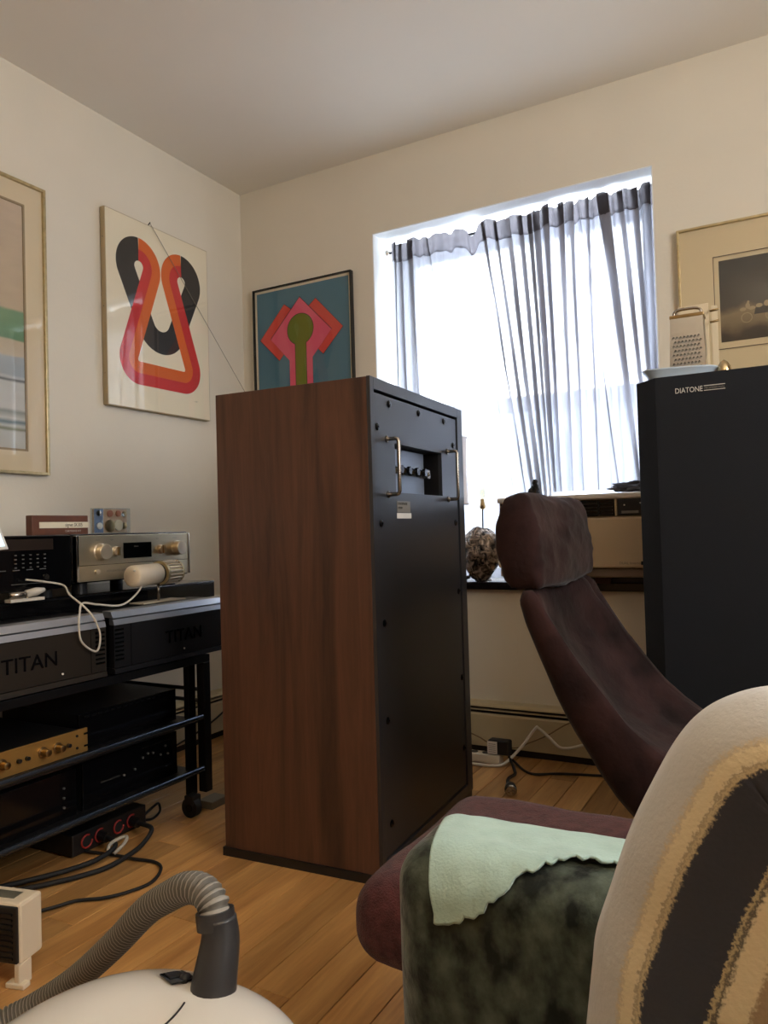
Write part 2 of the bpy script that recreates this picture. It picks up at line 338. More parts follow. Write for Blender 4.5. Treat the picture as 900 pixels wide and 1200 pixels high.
# ------------------------------------------------------------------ curtains and rod
rod=thing('curtain_rod','thin dark metal curtain rod with a round end inside the window recess','curtain rod',(1.27,0.12,2.068))
MB().cyl((WX0+.012,.12,2.066),(WX1-.012,.12,2.070),0.0055,12).build('rod',BLACKM,rod,smooth=True,edge=40)
MB().lathe((WX0+t,.12,2.066),[(0.014,0),(0.016,0.004),(0.012,0.01),(0.009,0.014)],16,(1,0,0)).build('end_cap',NICKEL,rod,smooth=True)
MB().lathe((WX1-t,.12,2.070),[(0.014,0),(0.016,0.004),(0.012,0.01),(0.009,0.014)],16,(-1,0,0)).build('end_cap',NICKEL,rod,smooth=True)
def curtain(label,xa,xb,zbot,folds,dips,seed,yb=0.12,cm=None):
    zt=2.088
    def pt(s,z,off=0.0):
        tt=(zt-z)/(zt-zbot); 
        x=xa[0]+(xa[1]-xa[0])*tt; X1=xb[0]+(xb[1]-xb[0])*tt; W=X1-x; x=x+W*s; y=0.0
        for (p0,p1,w0,w1,A0,A1,B) in folds:
            p=p0+(p1-p0)*tt; w=w0+(w1-w0)*tt; A=A0+(A1-A0)*tt; u=(s-p)/w
            if abs(u)<4: e=math.exp(-u*u); x+=-A*u*e*2.0; y+=B*u*math.exp(-u*u*0.7)*(0.35+0.65*min(1,tt*4+.2))
        y+=0.0035*math.sin(s*61+seed+3*tt)+0.003*math.sin(s*113+2*seed-5*tt)*(1-0.4*tt)
        y+=0.010*noise.noise(Vector((s*5+seed,tt*2.5,seed)))
        return Vector((max(WX0+.008,min(WX1-.008,x)),yb-0.012+y*1.0+off-0.012,z))
    root=thing('curtain',label,'curtain',((xa[0]+xb[0])/2,yb,zbot),0,'sheer curtains in the window')
    nu,nv=300,46
    zh=2.012
    def zt_s(s):
        d=0.006*math.sin(s*37+seed)+0.004*math.sin(s*83)
        for (p,w,a) in dips: d+=a*math.exp(-((s-p)/w)**2)
        return zt+d
    mb=MB()
    def f(s,v): 
        z0=zt_s(s)-0.074; zz=z0+(zbot-z0)*v; return pt(s,zz)
    mb.grid(f,nu,nv); mb.build('panel',cm or CURT,root,smooth=True)
    mb=MB()
    def g(s,v):
        z1=zt_s(s); zz=z1-0.078*v; q=pt(s,zz); q.y-=0.0035+0.002*math.sin(v*PI); return q
    mb.grid(g,nu,8); mb.build('header',CURTH,root,smooth=True)
    return root
# fold: (s top, s bottom, width top, width bottom, overlap top, overlap bottom, depth)
FL=[(.03,.035,.014,.022,.014,.010,.012),(.075,.10,.016,.030,.018,.014,.014),(.145,.22,.016,.05,.026,.004,.016),(.27,.55,.010,.02,.010,.004,.012),
    (.66,.90,.012,.02,.016,.014,.018),(.74,.93,.02,.016,.018,.024,.018),(.82,.955,.02,.014,.022,.024,.02),(.90,.975,.018,.012,.022,.02,.018),(.965,.99,.012,.008,.018,.012,.016),(.55,.84,.006,.02,.002,.012,.010)]
curtain('left sheer grey curtain, wide and nearly flat, reaching down to the black sill',(.745,.735),(1.385,1.430),.655,FL,[(.575,.04,-.035),(.66,.05,.008)],1.3,0.120)
FR=[(.04,.03,.016,.02,.020,.014,.016),(.115,.09,.018,.022,.022,.014,.018),(.25,.20,.018,.02,.022,.012,.018),(.34,.30,.015,.02,.018,.010,.014),(.47,.44,.016,.02,.014,.010,.016),
    (.60,.80,.022,.024,.034,.016,.020),(.74,.90,.014,.02,.018,.016,.018),(.85,.96,.018,.016,.022,.012,.02),(.955,.985,.014,.01,.02,.01,.016),(.40,.62,.006,.016,.002,.010,.01)]
curtain('right sheer grey curtain, closely folded, ending on top of the air conditioner',(1.375,1.415),(1.825,1.822),.985,FR,[(.12,.05,.010),(.55,.08,.006)],4.1,0.116,CURTR)

# ------------------------------------------------------------------ window air conditioner
ac=thing('air_conditioner','beige window air conditioner with black vents above the black sill','air conditioner',(1.55,0.1,.672))
AX0,AX1=1.262,1.832
MB().box((AX0,-.085,.672),(AX1,.19,.948)).build('body',BEIGE,ac,bevel=0.006)
MB().box((AX0-.002,-.105,.945),(AX1+.002,.19,.966)).build('top_cover',WHITEP,ac,bevel=0.006)
MB().box((AX0,-.112,.706),(AX1,-.080,.880)).build('front_panel',BEIGE,ac,bevel=0.006)
MB().box((AX0+.004,-.098,.674),(AX1-.004,-.086,.704)).build('lower_grille',GREIGE,ac,bevel=0.003)
vf=MB().box((AX0+.01,-.092,.886),(AX1-.01,-.084,.943)).build('vent_recess',SCREEN,ac)
for k in range(4): MB().box((AX0+.02,-.104,.893+.012*k),(1.680,-.092,.8955+.012*k)).build('louver',BLACK,ac)
for k in range(4): MB().box((1.33+.10*k,-.1,.888),(1.334+.10*k,-.092,.941)).build('vane',BLACK,ac)
MB().box((1.690,-.108,.886),(1.697,-.09,.944)).build('divider',BEIGE,ac,bevel=.001)
cp_=MB().box((1.699,-.104,.888),(AX1-.012,-.092,.942)).build('control_panel',BLACK,ac,bevel=.002)
for (x,z,c) in ((1.722,.922,WHITEP),(1.775,.927,WHITEP),(1.80,.910,GREYINK)): MB().cyl((x,-.106,z),(x,-.103,z),.0028,10).build('indicator',c,cp_)
MB().box((1.712,-.107,.893),(1.768,-.103,.902)).build('button_row',GREYINK,cp_)
text('lettering','DUAL Inverter',.012,(1.700,-.1125,.719),(1,0,0),(0,0,1),GREYINK,ac,.0003)
MB().box((1.772,-.1135,.717),(1.800,-.1115,.729)).build('badge',SCREEN,ac)
tag(box('shim',(1.28,-.02,.648),(1.82,.15,.672),BLACK,bevel=.002,origin=(1.5,.05,.648)),'flat black strip under the air conditioner on the sill','strip')
tag(box('wood_block',(1.60,-.05,.648),(1.655,-.022,.671),mat('brown_wood',S(70,44,34),.6),bevel=.002,origin=(1.62,-.035,.648)),'small brown wooden block under the front of the air conditioner','block')
# bunched cloth on the air conditioner
def lump(name,c,s,m,parent=None,amp=.25,fr=6,nu=36,nv=22,seed=0,sq=1.0,**k):
    mb=MB()
    def f(u,v):
        a=2*PI*u; b=PI*(v*0.996+0.002)-PI/2
        d=Vector((math.cos(a)*math.cos(b),math.sin(a)*math.cos(b),math.sin(b)))
        d=Vector([math.copysign(abs(q)**sq,q) for q in d]) if sq!=1 else d
        q=1+amp*noise.noise(d*fr+Vector((seed,seed*2,0)))
        return Vector(c)+Vector((d.x*s[0]*q,d.y*s[1]*q,d.z*s[2]*q))
    mb.grid(f,nu,nv,True); return mb.build(name,m,parent,smooth=True,**k)
lump('bunched_cloth',(1.745,.0,.985),(.075,.045,.019),GREYC,amp=.7,fr=2.6,nu=60,nv=36,seed=3,origin=(1.745,.0,.966)); tag(bpy.data.objects['bunched_cloth'],'bunched grey cloth lying on top of the air conditioner','cloth')
# figurine
fg=thing('figurine','small dark seated figurine on the air conditioner behind the headrest','figurine',(1.378,.0,.966))
sil=mat('dark_bronze',S(30,26,24),.4,metal=.5)
lump('body',(1.378,.0,.99),(.014,.014,.026),sil,fg,amp=.5,fr=3,seed=1); lump('head',(1.377,.0,1.022),(.0105,.0105,.013),sil,fg,amp=.3,fr=3,seed=2); lump('arm',(1.364,-.005,.985),(.012,.009,.016),sil,fg,amp=.4,seed=5)
# candle lamp on sill
cl=thing('candle_lamp','slim candlestick lamp with a clear flame-shaped bulb on the sill','lamp',(1.135,.06,.648))
MB().lathe((1.135,.06,.648),[(.032,0),(.034,.004),(.02,.010),(.006,.018)],20).build('base',NICKEL,cl,smooth=True)
MB().cyl((1.135,.06,.66),(1.141,.06,.935),.0032,10).build('stem',BLACKM,cl,smooth=True)
MB().lathe((1.141,.06,.930),[(.005,0),(.0125,.006),(.0115,.018),(.008,.030),(.0085,.040),(.006,.042)],16).build('socket',BRASS,cl,smooth=True)
MB().lathe((1.1415,.06,.972),[(.005,0),(.011,.010),(.0145,.024),(.013,.038),(.007,.055),(.0025,.068),(.0008,.078)],20).build('bulb',glass_mat('amber_glass',(.82,.78,.66,1)),cl,smooth=True)
MB().tube(smooth_path([(1.1415,.06,.972),(1.137,.06,.99),(1.1415,.06,1.005),(1.146,.06,.99),(1.1415,.06,.974)],5),.0006,5).build('filament',BRASS,cl)
# crumpled glass rock
def rock():
    m=bpy.data.materials.new('smoky_foil_glass'); m.use_nodes=True; n,l=nt(m); b=n['Principled BSDF']
    b.inputs['Metallic'].default_value=.65; b.inputs['Roughness'].default_value=.22
    tc=n.new('ShaderNodeTexCoord'); t_=n.new('ShaderNodeTexNoise'); t_.inputs['Scale'].default_value=38; t_.inputs['Detail'].default_value=5; t_.inputs['Distortion'].default_value=1.5
    cr=n.new('ShaderNodeValToRGB'); e=cr.color_ramp.elements; e[0].position=.38; e[0].color=S(48,46,44); e[1].position=.68; e[1].color=S(190,172,158)
    l.new(tc.outputs['Object'],t_.inputs['Vector']); l.new(t_.outputs[0],cr.inputs[0]); l.new(cr.outputs[0],b.inputs['Base Color'])
    bp=n.new('ShaderNodeBump'); bp.inputs['Strength'].default_value=.8; bp.inputs['Distance'].default_value=.01; l.new(t_.outputs[0],bp.inputs['Height']); l.new(bp.outputs[0],b.inputs['Normal'])
    mb=MB()
    def f(u,v):
        a=2*PI*u; b_=PI*(v*.996+.002)-PI/2; d=Vector((math.cos(a)*math.cos(b_),math.sin(a)*math.cos(b_),math.sin(b_)))
        q=1+.08*noise.noise(d*2.2)+.035*noise.noise(d*7)-.03*abs(noise.noise(d*15))
        taper=1-.32*max(0,-d.z)
        return Vector((1.150,-.0,.752))+Vector((d.x*.088*q*taper,d.y*.055*q*taper,max(-.104,d.z*.108*q)))
    mb.grid(f,64,44,True); o=mb.build('foil_sculpture',m,None,smooth=True,origin=(1.15,0,.648)); tag(o,'lumpy crumpled metallic glass sculpture on the sill beside the headrest','sculpture')
rock()
# tiny bird
bd=thing('bird_figurine','tiny black bird figurine on the sill beside the metallic sculpture','figurine',(1.085,-.0,.648))
lump('body',(1.088,.0,.663),(.014,.007,.008),BLACK,bd,amp=.1); lump('head',(1.103,.0,.671),(.006,.005,.006),BLACK,bd,amp=.05)
MB().tube([(1.078,0,.662),(1.058,0,.655)],.004,8,rfun=lambda q:.005-.003*q).build('tail',BLACK,bd); MB().tube([(1.108,0,.671),(1.116,0,.670)],.002,6,rfun=lambda q:.002*(1-q)+.0003).build('beak',BLACK,bd)
for k in (-.003,.003): MB().cyl((1.088,k,.648),(1.088,k,.658),.001,6).build('leg',BLACK,bd)
# white lampshade
ls=thing('table_lamp','table lamp with a white cylindrical shade behind the tall loudspeaker','lamp',(1.055,-.0,.648))
MB().lathe((1.050,0,.95),[(.054,0),(.056,.004),(.051,.008),(.049,.13),(.051,.262),(.056,.266),(.054,.270)],32).build('lamp_shade',mat('white_shade',S(214,206,204),.7),ls,smooth=True)
MB().lathe((1.050,0,.648),[(.035,0),(.035,.012),(.008,.02),(.006,.30)],20).build('base',NICKEL,ls,smooth=True)

# ------------------------------------------------------------------ loudspeakers
TH=R(3.0); SC=Vector((1.0805,-.848,0))
sp=thing('loudspeaker','tall walnut-sided loudspeaker turned with its black back panel to the right','loudspeaker',SC,TH)
HX,HY,SH=.2355,.33,1.24
box('plinth',(-HX-.006,-HY-.004,0),(HX-.004,HY,.022),BLACK,sp,local=True)
MB().box((-HX,-HY,.022),(HX-.010,-HY+.02,SH-.001)).build('side_panel',WALNUT,sp,local=True,bevel=.0015)
MB().box((-HX,HY-.02,.022),(HX-.010,HY,SH-.001)).build('side_panel',WALNUT,sp,local=True,bevel=.0015)
MB().box((-HX,-HY+.02,SH-.022),(HX-.010,HY-.02,SH-.001)).build('top_panel',WALNUT,sp,local=True)
MB().box((-HX,-HY+.02,.022),(-HX+.02,HY-.02,SH-.022)).build('front_grille',NAVY,sp,local=True)
rim=MB(); 
rim.box((HX-.010,-HY,.022),(HX,-HY+.021,SH)); rim.box((HX-.010,HY-.045,.022),(HX,HY,SH)); rim.box((HX-.010,-HY+.021,SH-.030),(HX,HY-.045,SH)); rim.box((HX-.010,-HY+.021,.022),(HX,HY-.045,.05))
rim.build('rear_rim',BLACKP,sp,local=True,bevel=.001)
# rear panel with a recessed terminal window
ry0,ry1,rz0,rz1=-.185,.150,.957,1.086
rp=MB(); px=HX-.004; ya,yb_=-HY+.024,HY-.050; za,zb=.055,SH-.037
rp.box((px-.012,ya,za),(px,yb_,rz0)); rp.box((px-.012,ya,rz1),(px,yb_,zb)); rp.box((px-.012,ya,rz0),(px,ry0,rz1)); rp.box((px-.012,ry1,rz0),(px,yb_,rz1))
rp.build('rear_panel',BLACKP,sp,local=True)
box('inner_backing',(px-.10,ya-.003,za-.02),(px-.075,yb_+.003,zb+.01),BLACKP,sp,local=True)
tw=MB(); d=.075
tw.box((px-d,ry0-.004,rz0-.004),(px-.012,ry0,rz1+.004)); tw.box((px-d,ry1,rz0-.004),(px-.012,ry1+.004,rz1+.004)); tw.box((px-d,ry0,rz1),(px-.012,ry1,rz1+.004)); tw.box((px-d,ry0,rz0-.004),(px-.012,ry1,rz0))
tw.build('recess_wall',BLACK,sp,local=True)
mt=MB().box((px-.040,ry0+.004,rz0+.004),(px-.034,ry1-.062,rz1-.006)).build('terminal_plate',mat('terminal_steel',S(120,128,140),.35,metal=.6),sp,local=True)
for k in range(4):
    y=-.13+.055*k
    MB().lathe((px-.034,y,1.022),[(.011,0),(.011,.01),(.008,.011),(.008,.020),(.011,.021),(.011,.03)],12,(1,0,0)).build('binding_post',BLACKG,mt,local=True,smooth=True,edge=40)
MB().cyl((px-.020,-.175,1.020),(px-.020,.088,1.020),.006,12).build('terminal_bar',BRASS,mt,local=True,smooth=True,edge=40)
MB().cyl((px-.04,.088,1.02),(px-.018,.088,1.02),.0135,20).build('end_screw',NICKEL,sp,local=True,smooth=True,edge=40)
for (y,z) in ((-.289,1.118),(-.215,1.185),(-.022,1.186),(.175,1.186),(.25,1.119),(-.281,.876),(.252,.876),(-.277,.627),(-.274,.384),(-.268,.128),(.262,.66),(.268,.39),(.268,.17)):
    MB().lathe((px,y,z),[(.0095,0),(.0095,.002),(.006,.0045),(.003,.0045),(.0028,.0025)],12,(1,0,0)).build('screw',BLACKG,sp,local=True,smooth=True,edge=40)
for (y,za_,zb_) in ((-.236,1.092,.950),(.194,1.095,.948)):
    h=MB(); X=px; o=.034
    h.tube([(X,y,za_),(X+o-.008,y,za_),(X+o-.002,y,za_-.002),(X+o,y,za_-.008),(X+o,y,zb_+.008),(X+o-.002,y,zb_+.002),(X+o-.008,y,zb_),(X,y,zb_)],.0052,12)
    hh=h.build('handle',NICKEL,sp,local=True,smooth=True)
    for z in (za_,zb_): MB().lathe((px,y,z),[(.009,0),(.009,.004),(.007,.005)],14,(1,0,0)).build('washer',NICKEL,hh,local=True,smooth=True,edge=40)
lb=MB().box((px,-.182,.905),(px+.0008,-.097,.935)).build('rating_label',GREYINK,sp,local=True)
MB().box((px,-.184,.889),(px+.001,-.092,.903)).build('white_label',WHITEP,sp,local=True)
def stext(txt,size,y,z,m=WHITEINK):
    cw=sp.matrix_basis if False else (Matrix.Translation(SC)@Matrix.Rotation(TH,4,'Z'))
    return text('lettering',txt,size,cw@Vector((px+.0012,y,z)),cw.to_3x3()@Vector((0,1,0)),(0,0,1),m,lb,.0001)
stext('LOUDSPEAKER',.009,-.178,.925,SCREEN); stext('SYSTEM',.008,-.178,.914,SCREEN)
# right speaker, facing the room
s2=thing('loudspeaker','tall navy-black loudspeaker with cloth front and chamfered edges at the right','loudspeaker',(2.205,-.42,0))
a0,a1,yf=1.866,2.545,-.682
pl=[(a0,yf+.06),(a0+.057,yf),(a1-.057,yf),(a1,yf+.06),(a1,yf+.08),(a0,yf+.08)]
MB().prism([(x,y,.05) for x,y in pl],(0,0,1.19)).build('front_grille',NAVY,s2,bevel=.0015)
box('body',(a0,yf+.08,.03),(a1,yf+.50,1.238),WALNUT,s2,bevel=.002)
box('plinth',(a0+.02,yf+.08,0),(a1-.02,yf+.48,.03),BLACK,s2)
lg=text('logo_lettering','DIATONE',.0195,(1.972,yf-.0008,1.1925),(1,0,0),(0,0,1),WHITEINK,s2,.0006,width=.066)
lp=box('logo_stripe',(2.042,yf-.0012,1.2045),(2.092,yf,1.2062),WHITEINK,s2)
text('lettering','PROFESSIONAL',.0075,(2.043,yf-.0016,1.1965),(1,0,0),(0,0,1),GREYINK,lp,.0001,width=.048)
box('lower_line',(2.042,yf-.0012,1.1928),(2.092,yf,1.1942),WHITEINK,lp)

# things on the right speaker
gr=thing('box_grater','steel box grater standing on the right loudspeaker','grater',(1.985,-.47,1.24))
gx0,gx1,gy0,gy1,gz0,gz1=1.937,2.034,-.50,-.43,1.24,1.438
STEEL=mat('stainless_steel',S(190,190,188),.28,metal=1.0,var=.08,vscale=12)
gp=MB()
gp.add([(gx0,gy0,gz0),(gx1,gy0,gz0),(gx1-.006,gy0+.008,gz1),(gx0+.006,gy0+.008,gz1)],[(0,1,2,3)]); gp.build('front_face',STEEL,gr,solid=.001)
gp=MB(); gp.add([(gx0,gy1,gz0),(gx1,gy1,gz0),(gx1-.006,gy1-.008,gz1),(gx0+.006,gy1-.008,gz1)],[(0,1,2,3)]); gp.build('rear_face',STEEL,gr,solid=.001)
for sx,q in ((gx0,1),(gx1,-1)):
    gp=MB(); gp.add([(sx,gy0,gz0),(sx,gy1,gz0),(sx+q*.006,gy1-.008,gz1),(sx+q*.006,gy0+.008,gz1)],[(0,1,2,3)]); gp.build('side_face',STEEL,gr,solid=.001)
tm=MB()
for j in range(11):
    for i in range(8):
        x=gx0+.012+i*.0095+(.00475 if j%2 else 0); z=gz0+.012+j*.0125
        if x>gx1-.01: continue
        y=gy0+.008*(z-gz0)/(gz1-gz0)-.0006
        tm.add([(x-.0042,y,z-.0024),(x+.0042,y,z+.0028),(x+.001,y-.005,z+.0045),(x-.005,y,z+.001)],[(0,1,2),(0,2,3),(1,3,2)])
hl=MB()
for j in range(11):
    for i in range(8):
        x=gx0+.0125+i*.0095+(.00475 if j%2 else 0); z=gz0+.0155+j*.0125
        if x>gx1-.01: continue
        y=gy0+.008*(z-gz0)/(gz1-gz0)-.0004
        hl.add([(x-.0035,y,z),(x,y,z-.0035),(x+.0035,y,z),(x,y,z+.0035)],[(0,1,2,3)])
ho=hl.build('grating_holes',SCREEN,gr); ho['kind']='stuff'
tmo=tm.build('grating_teeth',CHROME,gr); tmo['kind']='stuff'
tc_=MB(); tc_.box((gx0+.003,gy0+.006,gz1-.002),(gx1-.003,gy1-.006,gz1+.008)); tc_.build('top_rim',BRASS,gr,bevel=.002)
MB().tube(smooth_path([(gx0+.012,-.465,gz1+.006),(gx0+.014,-.465,gz1+.022),(gx0+.03,-.465,gz1+.028),(gx1-.03,-.465,gz1+.028),(gx1-.014,-.465,gz1+.022),(gx1-.012,-.465,gz1+.006)],5),.004,10).build('handle',NICKEL,gr,smooth=True)
cf=thing('display_stand','clear cream photo stand with brass clips behind the steel grater','stand',(2.0,-.36,1.24))
box('panel',(1.947,-.362,1.24),(2.032,-.358,1.502),MATB2,cf,bevel=.001); box('upright',(2.040,-.368,1.24),(2.056,-.358,1.49),MATB2,cf,bevel=.001)
for (x,z) in ((1.955,1.492),(2.048,1.475),(2.048,1.442)): MB().cyl((x-.012,-.369,z),(x+.012,-.369,z+.003),.0035,10).build('clip',BRASS,cf,smooth=True)
box('foot',(1.95,-.40,1.24),(2.056,-.34,1.245),MATB2,cf)
# pale dish / folded plastic
ds=thing('tray','shallow pale blue plastic tray with curled rim on the right loudspeaker','tray',(1.99,-.57,1.24))
mb=MB()
def trayf(u,v):
    a=2*PI*u; q=.55+.45*v if v>.5 else v*1.55; q=min(q,1.0)
    cx,cy=1.975,-.585; ex=math.copysign(abs(math.cos(a))**.6,math.cos(a)); ey=math.copysign(abs(math.sin(a))**.6,math.sin(a))
    z=1.241+(.024+.008*(1-ex)/2)*max(0,(v-.55)/.45)**.7
    return Vector((cx+ex*.098*q,cy+ey*.062*q,z))
mb.grid(trayf,48,14,True); mb.build('dish',mat('pale_blue_plastic',S(196,212,226),.25,coat=.4),ds,smooth=True,solid=.0015)
# spoon / brass dome
MB().lathe((2.085,-.60,1.24),[(.013,0),(.0175,.004),(.0185,.012),(.016,.024),(.009,.036),(.001,.042)],20).build('brass_bell',mat('pale_brass',S(200,178,140),.22,metal=1.0),None,smooth=True,origin=(2.085,-.60,1.24))
tag(bpy.data.objects['brass_bell'],'small pointed brass dome beside the pale tray on the speaker','ornament')

# ------------------------------------------------------------------ pictures
def frame_rect(plane,a0,a1,z0,z1,w,d0,d1,m,parent,name='frame',bevel=.001):
    """plane 'x': lies on left wall (a = y), 'y': back wall (a = x). d0..d1 distance from wall"""
    P=(lambda a,d,z:(d,a,z)) if plane=='x' else (lambda a,d,z:(a,-d,z))
    for (p,q,r_,s_) in ((a0,a0+w,z0,z1),(a1-w,a1,z0,z1),(a0+w,a1-w,z0,z0+w),(a0+w,a1-w,z1-w,z1)):
        A=P(p,d0,r_);B=P(q,d1,s_); lo=tuple(min(i,j) for i,j in zip(A,B)); hi=tuple(max(i,j) for i,j in zip(A,B))
        MB().box(lo,hi).build(name,m,parent,bevel=bevel)
def slab(plane,a0,a1,z0,z1,d0,d1,m,parent,name,**k):
    P=(lambda a,d,z:(d,a,z)) if plane=='x' else (lambda a,d,z:(a,-d,z))
    A=P(a0,d0,z0);B=P(a1,d1,z1); lo=tuple(min(i,j) for i,j in zip(A,B)); hi=tuple(max(i,j) for i,j in zip(A,B))
    return MB().box(lo,hi).build(name,m,parent,**k)
# 1) gold framed watercolour, left wall
p1=thing('framed_picture','thin gold frame with wide mat and green-grey abstract watercolour at far left','picture',(0,-1.45,1.56))
frame_rect('x',-1.83,-1.067,1.077,2.056,.010,.004,.022,GOLDF,p1,'frame_bar')
slab('x',-1.82,-1.077,1.087,2.046,.004,.008,MATB2,p1,'backing')
frame_rect('x',-1.82,-1.077,1.087,2.046,.066,.008,.0115,MATB2,p1,'mat',bevel=0)
def wcol():
    m=bpy.data.materials.new('watercolour'); m.use_nodes=True; n,l=nt(m); b=n['Principled BSDF']; b.inputs['Roughness'].default_value=.8
    tc=n.new('ShaderNodeTexCoord'); t_=n.new('ShaderNodeTexNoise'); t_.inputs['Scale'].default_value=14; t_.inputs['Detail'].default_value=8; mp=n.new('ShaderNodeMapping'); mp.inputs['Scale'].default_value=(1,.5,1.6)
    l.new(tc.outputs['Object'],mp.inputs[0]); l.new(mp.outputs[0],t_.inputs['Vector'])
    sx=n.new('ShaderNodeSeparateXYZ'); l.new(tc.outputs['Object'],sx.inputs[0])
    ad=n.new('ShaderNodeMath'); ad.operation='MULTIPLY_ADD'; ad.inputs[1].default_value=.020; l.new(t_.outputs[0],ad.inputs[0]); l.new(sx.outputs[2],ad.inputs[2])
    mr=n.new('ShaderNodeMapRange'); mr.inputs[1].default_value=-.41; mr.inputs[2].default_value=.44; l.new(ad.outputs[0],mr.inputs[0])
    cr=n.new('ShaderNodeValToRGB'); cr.color_ramp.interpolation='LINEAR'; e=cr.color_ramp.elements
    stops=[(0,S(200,198,186)),(.085,S(204,206,200)),(.095,S(130,134,104)),(.110,S(206,208,202)),(.125,S(112,132,138)),(.140,S(208,208,200)),(.165,S(150,156,150)),(.175,S(210,210,204)),(.278,S(204,206,202)),(.288,S(84,86,84)),(.298,S(200,204,202)),(.31,S(166,176,182)),(.378,S(172,180,184)),(.386,S(206,194,170)),(.437,S(206,190,162)),(.446,S(116,154,118)),(.556,S(126,162,128)),(.566,S(200,182,156)),(1,S(206,186,162))]
    e[0].position=0; e[0].color=stops[0][1]; e[1].position=1; e[1].color=stops[-1][1]
    for p,c in stops[1:-1]: q=e.new(p); q.color=c
    l.new(mr.outputs[0],cr.inputs[0])
    mx=n.new('ShaderNodeMix'); mx.data_type='RGBA'; mx.blend_type='MULTIPLY'; mx.inputs[0].default_value=.25; l.new(cr.outputs[0],mx.inputs[6]); l.new(t_.outputs[0],mx.inputs[7])
    l.new(mx.outputs[2],b.inputs['Base Color']); return m
slab('x',-1.754,-1.150,1.155,1.98,.008,.0085,wcol(),p1,'watercolour')
slab('x',-1.82,-1.077,1.087,2.046,.013,.0145,PGLASS,p1,'glass')
# 2) ribbon poster
frame_rect('x',-1.754,-1.143,1.153,1.98,.007,.0086,.0125,mat('mat_bevel_shadow',S(150,130,98),.7),p1,'mat_bevel_shadow',bevel=0)  # bevel strip coloured darker to carry the shadow along the mat edge
p2=thing('framed_picture','unframed-looking poster of an orange, red and black looping ribbon','picture',(0,-.55,1.72))
ya_,yb2,za2,zb2=-.823,-.270,1.352,2.094
BXW=mat('pale_wood_box',S(178,160,126),.6,var=.1,vscale=20,stretch=(1,1,.2))
slab('x',ya_,yb2,za2,zb2,.004,.028,BXW,p2,'box',bevel=.0012)
slab('x',ya_+.003,yb2-.003,za2+.003,zb2-.003,.028,.0285,PAPER,p2,'paper')
def ribbon(center,w0,w1,m,x,name,parent):
    mb=MB(); L=[];Rr=[]
    for i,(u,v) in enumerate(center):
        a=center[max(i-1,0)]; b=center[min(i+1,len(center)-1)]; dx,dy=b[0]-a[0],b[1]-a[1]; l_=math.hypot(dx,dy) or 1; nx,ny=-dy/l_,dx/l_
        L.append((u+nx*w0,v+ny*w0)); Rr.append((u+nx*w1,v+ny*w1))
    n=len(center); vs=[(x,ya_+u,za2+v) for u,v in L]+[(x,ya_+u,za2+v) for u,v in Rr]
    mb.add(vs,[(i,i+1,n+i+1,n+i) for i in range(n-1)])
    return mb.build(name,m,parent)
def arc(cx,cy,r,a0,a1,n=24): return [(cx+r*math.cos(R(a0+(a1-a0)*i/n)),cy+r*math.sin(R(a0+(a1-a0)*i/n))) for i in range(n+1)]
def tang(c1,r1,s1,c2,r2,s2):
    """tangent line leaving circle1 (s=+1 ccw,-1 cw) entering circle2; returns angles"""
    dx,dy=c2[0]-c1[0],c2[1]-c1[1]; D=math.hypot(dx,dy); base=math.atan2(dy,dx)
    # travel dir t; centre offset: for ccw centre is left of travel at r
    k=(s1*r1-s2*r2)/D; off=math.asin(k) ; th=base+off*1.0
    # normal left = th+90 ; point = c - s*r*left
    return th
def solve_th(c1,r1,s1,c2,r2,s2):
    best=None
    for i in range(7200):
        th=2*PI*i/7200; l_=(-math.sin(th),math.cos(th)); p=(c1[0]-s1*r1*l_[0],c1[1]-s1*r1*l_[1]); q=(c2[0]-s2*r2*l_[0],c2[1]-s2*r2*l_[1])
        dx,dy=q[0]-p[0],q[1]-p[1]; cr_=abs(dx*math.sin(th)-dy*math.cos(th)); dt=dx*math.cos(th)+dy*math.sin(th)
        if dt>0 and (best is None or cr_<best[0]): best=(cr_,th)
    return best[1]
AXS=.277; LC=(.162,.560); CR_=.0675; BC=(.158,.196); BR_=.054
HW=.0455
# coloured ribbon: clockwise over the left lobe, down-left, ccw round the corner, along the bottom
th1=solve_th(LC,CR_,-1,BC,BR_,1)
aL=math.degrees(th1)+90  # point on lobe (cw): c + r*left -> angle th+90
a_end=(aL)%360; 
if a_end>90: a_end-=360
left=arc(LC[0],LC[1],CR_,90,a_end,30)
a_s=(math.degrees(th1)-90)%360
if a_s>270: a_s-=360
left+=arc(BC[0],BC[1],BR_,a_s,270,24)
right=[(2*AXS-u,v) for u,v in left][::-1]
col=left+right
# resample straight parts not needed
ribbon(col,-HW,0,INKR,.0290,'red_band',p2); ribbon(col,0,HW,INKO,.0290,'orange_band',p2)
UC=(AXS,.373); UR_=.0905
th2=solve_th(LC,CR_,1,UC,UR_,1)
a1_=(math.degrees(th2)-90)%360
lob=arc(LC[0],LC[1],CR_,90,a1_ if a1_>90 else a1_+360,30); lob+=arc(UC[0],UC[1],UR_,a1_,270,24)
blk=lob+[(2*AXS-u,v) for u,v in lob][::-1]
ribbon(blk,-HW,HW,INKB,.0287,'black_band',p2)
text('signature','l. mar',.009,(.0288,ya_+.455,za2+.07),(0,1,0),(0,0,1),GREYINK,p2,.0)
slab('x',ya_+.001,yb2-.001,za2+.001,zb2-.001,.0300,.0315,PGLASS,p2,'glass')
for z in (1.98,1.72,1.47): MB().cyl((.016,ya_-.001,z),(.016,ya_+.001,z),.0016,8).build('nail',BLACKM,p2)
hk=tag(MB().cyl((.020,-.603,2.092),(.036,-.603,2.104),.002,8).build('hook',BLACKM,None,origin=(.02,-.603,2.092)),'tiny dark hook at the top edge of the ribbon poster','hook')
